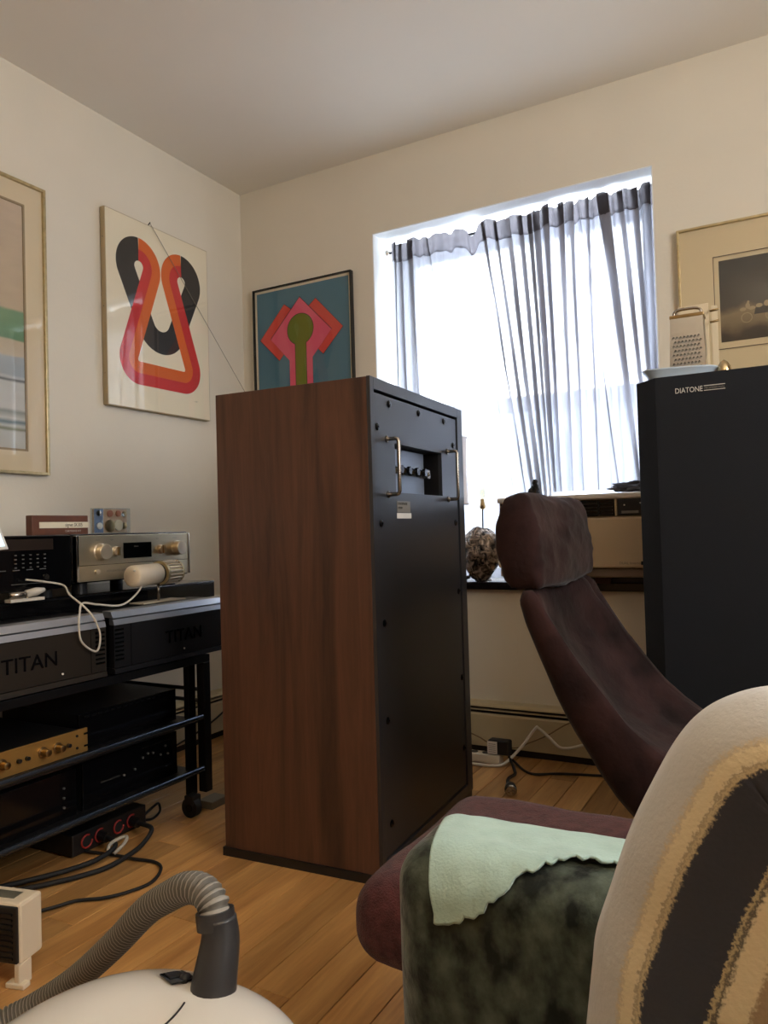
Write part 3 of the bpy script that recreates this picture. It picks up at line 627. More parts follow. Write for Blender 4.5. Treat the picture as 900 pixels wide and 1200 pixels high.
cable('wire',[(.036,-.603,2.098),(.036,-.334,1.817),(.036,-.064,1.535),(.036,.0-.02,1.489)],.0011,mat('grey_wire',S(120,112,98),.6),'thin grey wire slanting from the ribbon poster down behind the loudspeaker','wire',4)
# 3) blue and pink print, back wall
p3=thing('framed_picture','thin black frame with pink diamond and green disc on blue','picture',(.342,0,1.6))
frame_rect('y',.077,.607,1.27,1.976,.007,.002,.024,BLACKG,p3,'frame_bar')
slab('y',.083,.601,1.277,1.970,.002,.012,PAPER,p3,'paper')
def poly(plane,pts,d,m,parent,name,ox=.077,oz=1.976):
    mb=MB(); vs=[(ox+u,-d,oz-v) for u,v in pts]; mb.add(vs,[tuple(range(len(vs)))]); return mb.build(name,m,parent)
poly('y',[(.018,.018),(.512,.018),(.512,.688),(.018,.688)],.0123,INKBL,p3,'blue_field')
c=.256
redL=[(c-.085,.088),(c-.222,.233),(c-.118,.338),(c-.05,.27),(c,.15),(c-.05,.115)]
def outl(pts,g): 
    cx=sum(p[0] for p in pts)/len(pts); cy=sum(p[1] for p in pts)/len(pts); return [(cx+(x-cx)*(1+g),cy+(y-cy)*(1+g)) for x,y in pts]
for s_ in (1,-1):
    f=[((c+(u-c)*s_),v) for u,v in redL]; f=f if s_==1 else f[::-1]
    poly('y',outl(f,.022),.0125,INKLINE,p3,'coral_outline'); poly('y',f,.0127,INKC,p3,'coral_square')
pk=[(c,.069),(c+.164,.237),(c+.062,.345),(c+.062,.684),(c-.062,.684),(c-.062,.345),(c-.164,.237)]
poly('y',outl(pk,.014),.0129,INKLINE,p3,'pink_outline'); poly('y',pk,.0131,INKP,p3,'pink_arrow')
def disc(r,hw,y1): 
    a0=math.degrees(math.asin(hw/r)); return [(c+r*math.sin(R(a)),.212-r*math.cos(R(a))) for a in [-(180-a0)+i*(360-2*a0)/40 for i in range(41)]]+[(c+hw,y1),(c-hw,y1)]
poly('y',disc(.0715,.031,.684),.0133,INKLINE,p3,'green_outline'); poly('y',disc(.069,.0285,.684),.0135,INKG,p3,'green_keyhole')
slab('y',.083,.601,1.277,1.970,.016,.0175,PGLASS,p3,'glass')
# 4) coach engraving
p4=thing('framed_picture','thin gold frame with dark engraving of a horse-drawn coach, wide cream mat','picture',(2.3,0,1.6))
frame_rect('y',1.911,2.68,1.28,1.857,.008,.002,.024,GOLDF,p4,'frame_bar')
slab('y',1.918,2.673,1.287,1.850,.002,.010,MATB,p4,'backing')
frame_rect('y',1.918,2.673,1.287,1.850,.104,.010,.014,MATB,p4,'mat',bevel=0)
frame_rect('y',2.022,2.569,1.391+.04,1.746,.002,.0141,.0146,INKLINE,p4,'mat_line',bevel=0)
def engr():
    m=bpy.data.materials.new('engraving'); m.use_nodes=True; n,l=nt(m); b=n['Principled BSDF']; b.inputs['Roughness'].default_value=.8
    tc=n.new('ShaderNodeTexCoord'); t_=n.new('ShaderNodeTexNoise'); t_.inputs['Scale'].default_value=9; t_.inputs['Detail'].default_value=7
    l.new(tc.outputs['Object'],t_.inputs['Vector']); sx=n.new('ShaderNodeSeparateXYZ'); l.new(tc.outputs['Object'],sx.inputs[0])
    ad=n.new('ShaderNodeMath'); ad.operation='MULTIPLY_ADD'; ad.inputs[1].default_value=.10; l.new(t_.outputs[0],ad.inputs[0]); l.new(sx.outputs[2],ad.inputs[2])
    mr=n.new('ShaderNodeMapRange'); mr.inputs[1].default_value=-.10; mr.inputs[2].default_value=.18; l.new(ad.outputs[0],mr.inputs[0])
    cr=n.new('ShaderNodeValToRGB'); e=cr.color_ramp.elements; e[0].position=0; e[0].color=S(58,50,40); e[1].position=1; e[1].color=S(58,54,48)
    for p,c_ in ((.10,S(66,56,44)),(.20,S(120,102,74)),(.33,S(128,110,80)),(.44,S(60,54,46))): q=e.new(p); q.color=c_
    l.new(mr.outputs[0],cr.inputs[0]); l.new(cr.outputs[0],b.inputs['Base Color']); return m
slab('y',2.039,2.552,1.455,1.730,.010,.0105,engr(),p4,'engraving')
INKT=mat('engraving_tan',S(150,132,98),.7); INKD=mat('engraving_dark',S(44,38,32),.7)
coach=MB()
for cx,cz,r in ((2.118,1.527,.017),(2.190,1.527,.017),(2.30,1.53,.02)): 
    pts=arc(cx,cz,r,0,360,24); n=len(pts)
    coach.add([(x,-.0112,z) for x,z in pts]+[(cx+(x-cx)*.86,-.0112,cz+(z-cz)*.86) for x,z in pts],[(i,i+1,n+i+1,n+i) for i in range(n-1)])
coach.build('coach_wheels',INKT,p4)
horses=MB()
for (cx,cz,rx,rz_) in ((2.108,1.556,.010,.006),(2.122,1.566,.007,.010),(2.134,1.557,.012,.006),(2.124,1.578,.004,.005),(2.156,1.562,.010,.007),(2.178,1.566,.008,.010),(2.19,1.58,.005,.006),(2.26,1.57,.03,.02)):
    pts=arc(cx,cz,1,0,360,12)[:-1]; horses.add([(cx+(x-cx)*rx,-.0115,cz+(z-cz)*rz_) for x,z in pts],[tuple(range(12))])
horses.build('coach_and_riders',INKT,p4)
bd_=MB(); bd_.add([(2.14,-.0113,1.535),(2.19,-.0113,1.535),(2.195,-.0113,1.562),(2.145,-.0113,1.556)],[(0,1,2,3)]); bd_.build('coach_body',INKD,p4)
slab('y',1.918,2.673,1.287,1.850,.017,.0185,PGLASS,p4,'glass')

# ------------------------------------------------------------------ audio rack
rk=thing('audio_rack','low black metal audio rack on casters along the left wall','rack',(.35,-1.45,0))
RYA,RYB=-.943,-1.96
tf=MB(); tf.box((.10,RYB,.462),(.60,RYA,.485)); tf.build('top_panel',BLACKM,rk,bevel=.002)
for (x,y) in ((.57,RYA-.03),(.10,RYA-.03),(.57,RYB),(.10,RYB)): box('post',(x,y,.06),(x+.03,y+.03,.462),BLACKM,rk,bevel=.002)
for (x,y) in ((.545,RYA-.062),): box('inner_post',(x,y,.055),(x+.022,y+.03,.462),BLACKM,rk,bevel=.002)
for z in (.296,.137):
    box('shelf',(.11,RYB+.03,z-.022),(.575,RYA-.032,z-.008),BLACK,rk,bevel=.001)
    MB().cyl((.598,RYB+.015,z),(.598,RYA-.04,z),.0085,14).build('rail',mat('rail_steel',S(80,90,104),.25,metal=.9) if z==.296 else bpy.data.materials['rail_steel'],rk,smooth=True,edge=40)
for z in (.34,.375): MB().cyl((.11,RYA-.02,z),(.58,RYA-.02,z),.006,10).build('side_rail',BLACKM,rk,smooth=True)
for (x,y) in ((.585,-1.02),(.125,-1.02),(.585,RYB+.03),(.125,RYB+.03)):
    cs=box('caster_fork',(x-.018,y-.016,.038),(x+.018,y+.020,.066),RUBBER,rk,bevel=.003)
    MB().cyl((x,y-.014,.030),(x,y+.010,.030),.030,24).build('wheel',RUBBER,cs,smooth=True,edge=40)
    MB().cyl((x,y-.016,.030),(x,y-.013,.030),.012,12).build('hub',BLACKG,cs)
tag(box('metal_block',(.548,-.955,0),(.606,-.88,.024),mat('grey_metal_block',S(120,112,100),.5,metal=.4),bevel=.002,origin=(.58,-.92,0)),'small flat grey metal block on the floor beside the rack caster','block')
# two power amplifiers with brushed bevelled fronts
FACEK=mat('dark_brushed_face',S(62,62,66),.36,metal=.85,bump=.05,bscale=400,stretch=(20,1,20))
FACEB=mat('bronze_brushed_face',S(66,60,54),.45,metal=.75,bump=.05,bscale=400,stretch=(20,1,20))
EMB=mat('embossed_letter',S(22,22,26),.22,metal=.6)
def titan(label,ya,yb,facem,venta,tx,slots_at,led):
    t_=thing('power_amplifier',label,'amplifier',(.5,(ya+yb)/2,.485),0,'power amplifiers on the rack')
    box('chassis',(.445,ya+.004,.486),(.585,yb-.004,.655),BLACKM,t_,bevel=.002)
    f=MB(); prof=[(.585,.505),(.603,.505),(.603,.618),(.600,.620),(.585,.620)]
    f.prism([(x,ya,z) for x,z in prof],(0,yb-ya,0)); f.build('face_plate',facem,t_)
    for nm,pr in (('lower_bevel',[(.56,.487),(.606,.490),(.604,.503),(.585,.505),(.56,.505)]),('silver_strip',[(.585,.622),(.6045,.621),(.600,.636),(.585,.638)]),('silver_strip',[(.560,.642),(.600,.640),(.592,.657),(.560,.659)])):
        f=MB(); f.prism([(x,ya,z) for x,z in pr],(0,yb-ya,0)); f.build(nm,ALU if nm[0]=='s' else facem,t_)
    for k in range(8):
        z=.525+k*.0115; box('vent_slot',(.598,venta,z),(.6042,venta+.030,z+.005),SCREEN,t_)
    for y in (slots_at,): box('panel_joint',(.598,y,.505),(.6036,y+.0012,.62),SCREEN,t_)
    text('lettering','TITAN',.052,(.6030,tx,.545),(0,1,0),(0,0,1),EMB,t_,.0022,width=.15)
    MB().cyl((.603,led,.520),(.6055,led,.520),.0028,10).build('indicator',WHITEP,t_)
    return t_
titan('left dark bronze power amplifier with raised lettering on the rack',-1.812,-1.350,FACEB,-1.385,-1.655,-1.40,-1.488)
titan('right power amplifier with bluish black face, beside the tall loudspeaker',-1.323,-.862,FACEK,-1.320,-1.134,-1.264,-1.059)
# black deck under the preamp
dk=thing('component','long low black gloss component behind the power amplifiers','component',(.24,-1.22,.485))
box('body',(.05,-1.80,.486),(.415,-.705,.698),BLACKG,dk,bevel=.003)
box('front_window',(.415,-1.02,.60),(.4165,-.715,.690),mat('olive_window',S(34,32,24),.2),dk)
box('front_trim',(.4151,-1.79,.690),(.4165,-.71,.694),BLACKM,dk)
# silver preamplifier
pa=thing('preamplifier','champagne silver integrated amplifier with two large round knobs','amplifier',(.25,-1.06,.698))
Y0,Y1,Z0,Z1=-1.292,-.833,.733,.868
box('case',(.07,Y0-.004,Z0-.004),(.405,Y1+.006,Z1+.005),BLACKG,pa,bevel=.003)
for (x,y) in ((.37,Y0+.05),(.37,Y1-.05),(.12,Y0+.05),(.12,Y1-.05)): MB().cyl((x,y,.698),(x,y,Z0-.003),.022,20).build('foot',BLACK if y<-1 else BLACK,pa)
fp=MB().box((.405,Y0,Z0),(.420,Y1,Z1)).build('face_plate',CHAMP,pa,bevel=.0015)
box('face_groove',(.4195,Y0+.010,.7795),(.4203,Y1-.008,.7808),SCREEN,pa)
MB().box((.405,Y0,Z0),(.4225,Y0+.008,Z1)).build('face_edge',CHROME,pa,bevel=.001); MB().box((.405,Y1-.007,Z0),(.4225,Y1,Z1)).build('face_edge',CHROME,pa,bevel=.001)
def knob(name,y,z,r,h,m,parent,x=.42):
    return MB().lathe((x,y,z),[(r*1.12,0),(r*1.12,.002),(r,.003),(r,h-.002),(r-.002,h),(r*.2,h)],28,(1,0,0)).build(name,m,parent,smooth=True,edge=35)
CR2=mat('knob_champagne',S(214,200,176),.3,metal=.7)
knob('volume_knob',-1.205,.818,.0235,.026,CR2,pa); knob('volume_knob',-.893,.820,.0225,.026,CR2,pa)
for y in (-1.150,-.965):
    kb=knob('selector_knob',y,.818,.0135,.012,CR2,pa); box('grip',(.432,y-.003,.806),(.440,y+.003,.831),BRASS,kb)
box('display',(.4195,-1.119,.795),(.4212,-1.005,.843),SCREEN,pa); text('display_text','Stereo',.007,(.4215,-1.078,.829),(0,1,0),(0,0,1),GREYINK,pa,.0)
MB().lathe((.42,-1.222,.760),[(.0075,0),(.0075,.009),(.002,.01)],16,(1,0,0)).build('power_button',CR2,pa,smooth=True,edge=40)
text('lettering','INTEGRATED AMPLIFIER',.009,(.4203,-1.185,.757),(0,1,0),(0,0,1),GREYINK,pa,.0)
for y in (-1.225,-1.17,-.985,-.91): text('legend','volume' if y in(-1.225,-.91) else 'input',.006,(.4203,y,.852),(0,1,0),(0,0,1),GREYINK,pa,.0)
# black receiver to the left
rc=thing('receiver','black receiver with rows of tiny buttons left of the silver amplifier','receiver',(.25,-1.53,.698))
box('case',(.07,-1.76,.722),(.415,-1.312,.872),BLACK,rc,bevel=.002)
box('face_plate',(.415,-1.758,.724),(.424,-1.314,.870),BLACKG,rc,bevel=.001)
box('upper_window',(.424,-1.75,.832),(.4255,-1.372,.862),mat('brown_smoked_window',S(42,34,30),.25),rc)
for (x,y) in ((.37,-1.36),(.37,-1.70),(.12,-1.36),(.12,-1.70)): MB().cyl((x,y,.698),(x,y,.722),.02,16).build('foot',BLACK,rc)
DIM=mat('dim_legend',S(84,84,82),.6)
for j in range(4):
    for i in range(5): MB().box((.424,-1.490+i*.022,.818-j*.011),(.4262,-1.484+i*.022,.821-j*.011)).build('button',DIM,rc)
for i in range(4): box('legend',(.424,-1.535+i*.04,.779),(.4246,-1.515+i*.04,.7815),DIM,rc)
MB().lathe((.424,-1.395,.757),[(.008,0),(.008,.004),(.005,.004)],16,(1,0,0)).build('headphone_jack',NICKEL,rc,smooth=True,edge=40)
box('door_line',(.424,-1.50,.742),(.4246,-1.40,.7435),DIM,rc)
# cassettes on top
cs=thing('cassette_box','brown tape accessory box with a cream band and lettering','box',(.30,-1.25,.873))
box('sleeve',(.27,-1.344,.873),(.298,-1.147,.931),mat('brown_card',S(98,56,36),.5,var=.15,vscale=30),cs,bevel=.002); box('label_band',(.298,-1.320,.893),(.2990,-1.146,.911),PAPER,cs)
text('lettering','signet SK305',.016,(.2993,-1.232,.897),(0,1,0),(0,0,1),SCREEN,cs,.0,width=.062); text('lettering','CARTRIDGE KIT',.008,(.2987,-1.232,.881),(0,1,0),(0,0,1),WHITEINK,cs,.0)
PEACH=mat('peach_part',S(178,116,88),.5)
db=thing('clear_case','small clear plastic case of round metal parts on the silver amplifier','case',(.29,-1.04,.873))
ca=(.272,-1.117,.873); cb=(.296,-.975,.955)
for (a,b) in (((ca[0],ca[1],ca[2]),(cb[0],cb[1],ca[2]+.002)),((ca[0],ca[1],ca[2]),(ca[0]+.0015,cb[1],cb[2])),((cb[0]-.0015,ca[1],ca[2]),(cb[0],cb[1],cb[2])),((ca[0],ca[1],ca[2]),(cb[0],ca[1]+.0015,cb[2])),((ca[0],cb[1]-.0015,ca[2]),(cb[0],cb[1],cb[2])),((ca[0],ca[1],cb[2]-.002),(cb[0],cb[1],cb[2]))): box('wall',a,b,CLEAR,db)
box('insert',(.276,-1.113,.876),(.284,-.979,.952),mat('peach_insert',S(206,178,150),.5),db); box('blue_label',(.285,-1.113,.876),(.286,-1.078,.952),mat('blue_card',S(112,130,160),.6),db)
for (y,z,r_,m) in ((-1.094,.898,.011,WHITEP),(-1.097,.939,.009,NICKEL),(-1.052,.898,.020,BRASS),(-1.052,.938,.011,PEACH),(-1.018,.900,.018,PAPER),(-1.018,.938,.010,PEACH),(-.994,.936,.009,BRASS),(-.993,.898,.010,BRASS)): MB().lathe((.286,y,z),[(r_,0),(r_,.004),(r_*.6,.005)],20,(1,0,0)).build('round_part',m,db,smooth=True,edge=40)
# tablet at the far left
tb=thing('tablet','white framed tablet leaning on a thin stand at the left edge','tablet',(.49,-1.66,.659))
q=[(.505,-1.561,.838),(.500,-1.615,.985),(.500,-1.82,.985),(.505,-1.80,.825)]
MB().prism(q,(-.007,0,0)).build('body',WHITEP,tb,bevel=.002)
q2=[(.5055,-1.572,.846),(.5005,-1.622,.978),(.5005,-1.81,.978),(.5055,-1.79,.833)]
MB().prism(q2,(.0012,0,0)).build('screen',mat('bright_screen',S(206,226,236),.2,emit=(S(206,226,236),.9)),tb)
MB().cyl((.49,-1.68,.66),(.494,-1.68,.93),.004,8).build('stand_post',BLACKM,tb); MB().cyl((.49,-1.68,.659),(.49,-1.68,.664),.035,20).build('stand_base',BLACKM,tb)
# small cream and ribbed cylinder on a stand
cy=thing('spotlight','small cream and ribbed brass cylinder on a stand in front of silver amplifier','device',(.53,-1.08,.659))
A=Vector((.53,-1.19,.7445)); B=Vector((.515,-1.075,.746)); Cc=Vector((.504,-.985,.748)); ax_=(Cc-A).normalized()
MB().lathe(A,[(.026,0),(.031,.003),(.032,.006),(.032,.112),(.028,.116)],32,ax_).build('cream_body',CREAM,cy,smooth=True,edge=50)
MB().lathe(A,[(.030,.113),(.030,.125)],24,ax_).build('collar',BLACK,cy,smooth=True,edge=50)
MB().lathe(A,[(.032,.122),(.0375,.124),(.0375,.134),(.033,.136),(.033,.196),(.036,.198),(.036,.206),(.030,.208)],32,ax_).build('brass_body',mat('dull_brass',S(176,160,120),.4,metal=.6),cy,smooth=True,edge=40)
qq=Vector((0,0,1)).rotation_difference(ax_).to_matrix()
for k in range(20):
    a=2*PI*k/20; d_=qq@Vector((math.cos(a)*.0345,math.sin(a)*.0345,0)); MB().cyl(A+ax_*.136+d_,A+ax_*.197+d_,.0026,6).build('rib',CREAM,cy)
MB().cyl((.516,-1.072,.662),(.516,-1.072,.716),.004,10).build('post',NICKEL,cy,smooth=True)
box('base',(.485,-1.16,.659),(.545,-.985,.664),mat('grey_cream_base',S(190,180,160),.4),cy,bevel=.002)
# white cable looping over the amplifiers
cable('white_cable',[(.440,-1.47,.755),(.47,-1.44,.748),(.50,-1.40,.735),(.55,-1.42,.712),(.60,-1.420,.685),(.618,-1.400,.650),(.616,-1.380,.602),(.616,-1.393,.563),(.617,-1.438,.592),(.618,-1.448,.632),(.612,-1.440,.668),(.590,-1.412,.690),(.575,-1.35,.680),(.56,-1.26,.669),(.54,-1.19,.688),(.535,-1.155,.72),(.535,-1.165,.755),(.545,-1.195,.762)],.0027,WHITEC,'thin white cable looping over the front of both power amplifiers')
pg=thing('jack_plug','white and metal plug lying at the front of the black receiver','plug',(.44,-1.46,.698))
MB().lathe((.436,-1.515,.7155),[(.004,0),(.010,.004),(.0105,.035),(.006,.045)],16,(0.1,1,.02)).build('barrel',NICKEL,pg,smooth=True); MB().lathe((.440,-1.468,.717),[(.0105,0),(.011,.03),(.005,.052)],16,(0.1,1,.15)).build('grip',WHITEC,pg,smooth=True); box('rest',(.425,-1.52,.698),(.45,-1.42,.706),WHITEC,pg)
# gold preamp in the rack
gp_=thing('preamplifier','gold-faced preamplifier with three round knobs in the rack','amplifier',(.4,-1.62,.29))
box('case',(.2,-1.85,.290),(.575,-1.42,.362),BLACK,gp_); box('face_plate',(.575,-1.878,.3025-.001),(.581,-1.397,.3625),GOLD,gp_,bevel=.001)
for y in (-1.642,-1.532,-1.490):
    kk=MB().lathe((.581,y,.334),[(.013,0),(.013,.003),(.009,.004),(.0085,.024),(.006,.025)],20,(1,0,0)).build('knob',BRASS,gp_,smooth=True,edge=40)
for y in (-1.599,-1.576,-1.458): MB().cyl((.581,y,.331),(.590,y,.331),.0052,8).build('switch',BLACK,gp_)
for z in (.348,.317):
    MB().cyl((.581,-1.431,z),(.5835,-1.431,z),.0035,8).build('screw',BLACK,gp_); box('rack_slot',(.5805,-1.409,z-.0025),(.582,-1.397,z+.0025),SCREEN,gp_)
# dark components in the rack
d1=thing('component','black component with a faint ribbed top on the rack upper shelf','component',(.4,-1.2,.29)); box('case',(.2,-1.38,.290),(.52,-1.02,.385),BLACK,d1,bevel=.002); box('face_plate',(.52,-1.38,.290),(.527,-1.02,.385),BLACKG,d1,bevel=.001)
for k in range(14): box('rib',(.527,-1.36+k*.022,.374),(.5285,-1.345+k*.022,.378),BLACKM,d1)
d2=thing('cassette_deck','black cassette deck with a bright slot line on the rack lower shelf','deck',(.4,-1.2,.13)); box('case',(.2,-1.38,.130),(.53,-1.03,.258),BLACK,d2,bevel=.002); box('face_plate',(.53,-1.38,.130),(.537,-1.03,.258),BLACKG,d2,bevel=.001)
box('slot_line',(.537,-1.17,.240),(.5385,-1.06,.2425),NICKEL,d2)
for (y,z) in ((-1.17,.215),(-1.15,.222),(-1.13,.218),(-1.10,.205),(-1.08,.226),(-1.07,.20),(-1.20,.19),(-1.24,.185)): MB().cyl((.537,y,z),(.541,y,z),.0035,8).build('button',DIM,d2)
text('lettering','STEREO CASSETTE DECK',.006,(.5375,-1.32,.186),(0,1,0),(0,0,1),DIM,d2,.0)
d3=thing('tuner','black tuner left of the cassette deck on the lower shelf','tuner',(.4,-1.55,.13)); box('case',(.2,-1.82,.130),(.53,-1.40,.250),BLACK,d3,bevel=.002); box('face_plate',(.53,-1.82,.130),(.537,-1.40,.250),BLACKG,d3,bevel=.001)
for i in range(3): MB().cyl((.537,-1.44,.16+i*.025),(.541,-1.44,.16+i*.025),.003,8).build('button',DIM,d3)
# power box under the rack
pb=thing('power_distributor','black power distributor box with red-ringed outlets under the rack','power strip',(.4,-1.25,0),R(0))
box('case',(.30,-1.39,.004),(.505,-1.13,.062),BLACK,pb,bevel=.003)
for y in (-1.345,-1.300,-1.235,-1.187):
    o=MB().tube([(.507,y+.017*math.cos(R(a)),.033+.017*math.sin(R(a))) for a in range(60,361,12)],.0026,8).build('outlet_ring',REDP,pb,smooth=True)
    MB().cyl((.505,y,.033),(.5065,y,.033),.015,18).build('outlet',RUBBER,pb)
for y in (-1.30,-1.187): MB().cyl((.506,y,.033),(.535,y,.030),.013,14).build('plug',BLACK,pb)
MB().tube(smooth_path([(.50,-1.135,.03),(.505,-1.10,.045),(.50,-1.075,.045),(.50,-1.07,.02),(.50,-1.10,.008),(.49,-1.13,.012)],5),.004,8).build('handle',BLACKM,pb,smooth=True)
cable('black_cable',[(.45,-1.36,.008),(.60,-1.33,.006),(.66,-1.325,.006),(.725,-1.315,.006),(.772,-1.335,.006),(.808,-1.40,.006),(.796,-1.46,.006),(.765,-1.51,.006),(.715,-1.55,.006),(.69,-1.60,.006),(.62,-1.72,.006)],.0042,RUBBER,'thin black cable making a wide loop on the floor before the rack')
cable('black_cable',[(.534,-1.187,.03),(.60,-1.20,.03),(.625,-1.26,.012),(.64,-1.33,.009),(.642,-1.40,.008),(.618,-1.465,.008),(.585,-1.52,.008),(.50,-1.65,.008),(.45,-1.8,.008)],.0065,RUBBER,'thick black cable from the rear outlet of the power distributor')
cable('black_cable',[(.534,-1.30,.03),(.575,-1.31,.03),(.59,-1.33,.02),(.60,-1.40,.018),(.58,-1.47,.018),(.55,-1.53,.018),(.46,-1.66,.014)],.0065,RUBBER,'thick black cable running through the grey clip under the rack')
MB().tube(smooth_path([(.60,-1.335,.012),(.61,-1.31,.03),(.60,-1.29,.040),(.585,-1.30,.038),(.578,-1.33,.030),(.59,-1.345,.016)],5),.005,8).build('cable_clip',mat('grey_plastic_clip',S(170,164,152),.5),None,smooth=True,origin=(.59,-1.32,.01)); tag(bpy.data.objects['cable_clip'],'light grey plastic clip around the cables by the power distributor','clip')
cable('black_cable',[(.075,-.62,.03),(.078,-.45,.06),(.075,-.33,.09),(.072,-.2,.14)],.004,RUBBER,'black cord slanting across the baseboard heater on the left wall')

# ------------------------------------------------------------------ power strip below the window
ps=thing('power_strip','white power strip on the floor behind the tall loudspeaker','power strip',(1.15,-.14,0),0)
box('body',(1.04,-.185,.002),(1.270,-.140,.034),CREAM,ps,bevel=.004)
for k in range(3): MB().cyl((1.12+k*.045,-.162,.033),(1.12+k*.045,-.162,.0355),.014,16).build('outlet',BLACK,ps)
ad=thing('power_adapter','black wall adapter with white specification label in the strip','adapter',(1.268,-.16,.0355)); 
box('body',(1.225,-.182,.036),(1.305,-.140,.088),BLACK,ad,bevel=.006); q=MB().box((1.225,-.1845,.040),(1.262,-.1825,.084)).build('label',WHITEP,ad); 
for k in range(5): box('print_line',(1.230,-.1853,.046+k*.007),(1.257,-.1846,.0475+k*.007),GREYINK,q)
cable('white_cable',[(1.10,-.215,.006),(1.19,-.218,.006),(1.25,-.212,.006),(1.29,-.19,.012),(1.335,-.135,.060),(1.378,-.10,.122),(1.392,-.098,.124),(1.43,-.098,.095),(1.465,-.10,.066),(1.50,-.10,.066),(1.56,-.10,.085),(1.62,-.10,.10)],.0055,WHITEC,'white cable curving up against the heater below the window')
cable('tan_cable',[(1.10,-.10,.09),(1.16,-.10,.07),(1.21,-.105,.052),(1.30,-.105,.046),(1.36,-.10,.072),(1.42,-.085,.10),(1.49,-.078,.145),(1.60,-.075,.20)],.0025,TANC,'thin tan cord slanting up across the heater')
cable('black_cable',[(1.295,-.155,.03),(1.32,-.16,.012),(1.375,-.22,.006),(1.42,-.24,.006),(1.50,-.20,.006),(1.65,-.16,.006),(1.80,-.12,.006)],.0042,RUBBER,'thin black cord on the floor along the heater')
cable('black_cable',[(1.30,-.165,.03),(1.325,-.20,.014),(1.345,-.24,.010),(1.36,-.28,.010),(1.355,-.33,.010),(1.37,-.38,.012),(1.395,-.43,.018)],.0055,RUBBER,'short black cord ending in a round plug on the floor')
rp_=thing('round_plug','round black and brass plug lying on the floor behind the ottoman','plug',(1.41,-.46,0))
MB().lathe((1.395,-.425,.020),[(.008,0),(.018,.008),(.0195,.030),(.0195,.040)],20,(.35,-.93,0)).build('body',BLACK,rp_,smooth=True); MB().lathe((1.4088,-.4617,.020),[(.0185,0),(.0185,.006),(.015,.009),(.004,.009)],20,(.35,-.93,0)).build('face',NICKEL,rp_,smooth=True,edge=40)
for k in (-.006,.006): MB().cyl((1.412+k,-.470,.020),(1.417+k,-.484,.020),.0022,8).build('pin',BRASS,rp_)

# ------------------------------------------------------------------ recliner
ch=thing('recliner_chair','dark brown velvet high-backed recliner facing right with separate headrest','chair',(2.15,-1.01,0))
CY0,CY1=-1.255,-.765
rear=[(1.716,.722),(1.735,.655),(1.765,.580),(1.794,.513),(1.833,.438),(1.874,.369),(1.910,.320),(1.955,.272),(2.02,.235),(2.12,.215),(2.25,.205),(2.42,.21),(2.52,.24)]
front=[(1.764,.728),(1.790,.680),(1.822,.632),(1.850,.592),(1.895,.535),(1.943,.478),(1.985,.440),(2.03,.410),(2.09,.385),(2.16,.368),(2.27,.355),(2.42,.36),(2.53,.36)]
def interp(L,t):
    k=t*(len(L)-1); i=min(int(k),len(L)-2); f=k-i; return Vector((L[i][0]*(1-f)+L[i+1][0]*f,L[i][1]*(1-f)+L[i+1][1]*f))
def chair_back():
    mb=MB(); nv=90; sec=[]
    # cross-section param: (side fraction across width a:0..1, depth b:0 rear..1 front)
    ring=[]
    N=10
    for i in range(N): ring.append((0,i/N))            # near side rear->front
    M_=26
    for i in range(M_): ring.append((i/M_,1))          # front surface near->far
    for i in range(N): ring.append((1,1-i/N))
    for i in range(M_): ring.append((1-i/M_,0))
    nu=len(ring)
    def f(u,v):
        a,b=ring[int(round(u*nu))%nu]; rv_=interp(rear,v); fv=interp(front,v)
        # corner rounding
        y=CY0+(CY1-CY0)*a; c2=rv_+(fv-rv_)*b; x,z=c2.x,c2.y
        e=min(a,1-a)
        if b==1:
            dip=.062*math.sin(PI*a)**.7*(0.35+.65*math.sin(PI*min(1,v*1.5+.05))); dirv=(rv_-fv).normalized()
            x+=dirv.x*dip; z+=dirv.y*dip
            if e<.09: k=.016*(1-e/.09)**2; x+=dirv.x*k; z+=dirv.y*k
        if a in (0,1): 
            s_=1 if a==0 else -1; bul=.010*math.sin(PI*b); y+= -s_*bul + s_*.012*(abs(2*b-1)**6)
        # soft end at the top
        if v<.035:
            k=(1-v/.035); mid=(rv_+fv)/2; x+=(mid.x-x)*.45*k*k; z+=(mid.y-z)*.45*k*k; y+=((CY0+CY1)/2-y)*.07*k*k
        p=Vector((x,y,z)); n1=noise.noise(p*9)*.006+noise.noise(p*Vector((26,8,26)).length*.5)*.0025 if b==1 else noise.noise(p*10)*.0025
        p.x+=n1; p.z+=n1*.6; return p
    mb.grid(lambda u,v:f(u,v),nu,nv,True)
    mb.f.append(tuple(range(nu))[::-1]); mb.m.append(0); mb.f.append(tuple((nv-1)*nu+j for j in range(nu))); mb.m.append(0)
    o=mb.build('back_and_seat',BROWNV,ch,smooth=True); return o
chair_back()
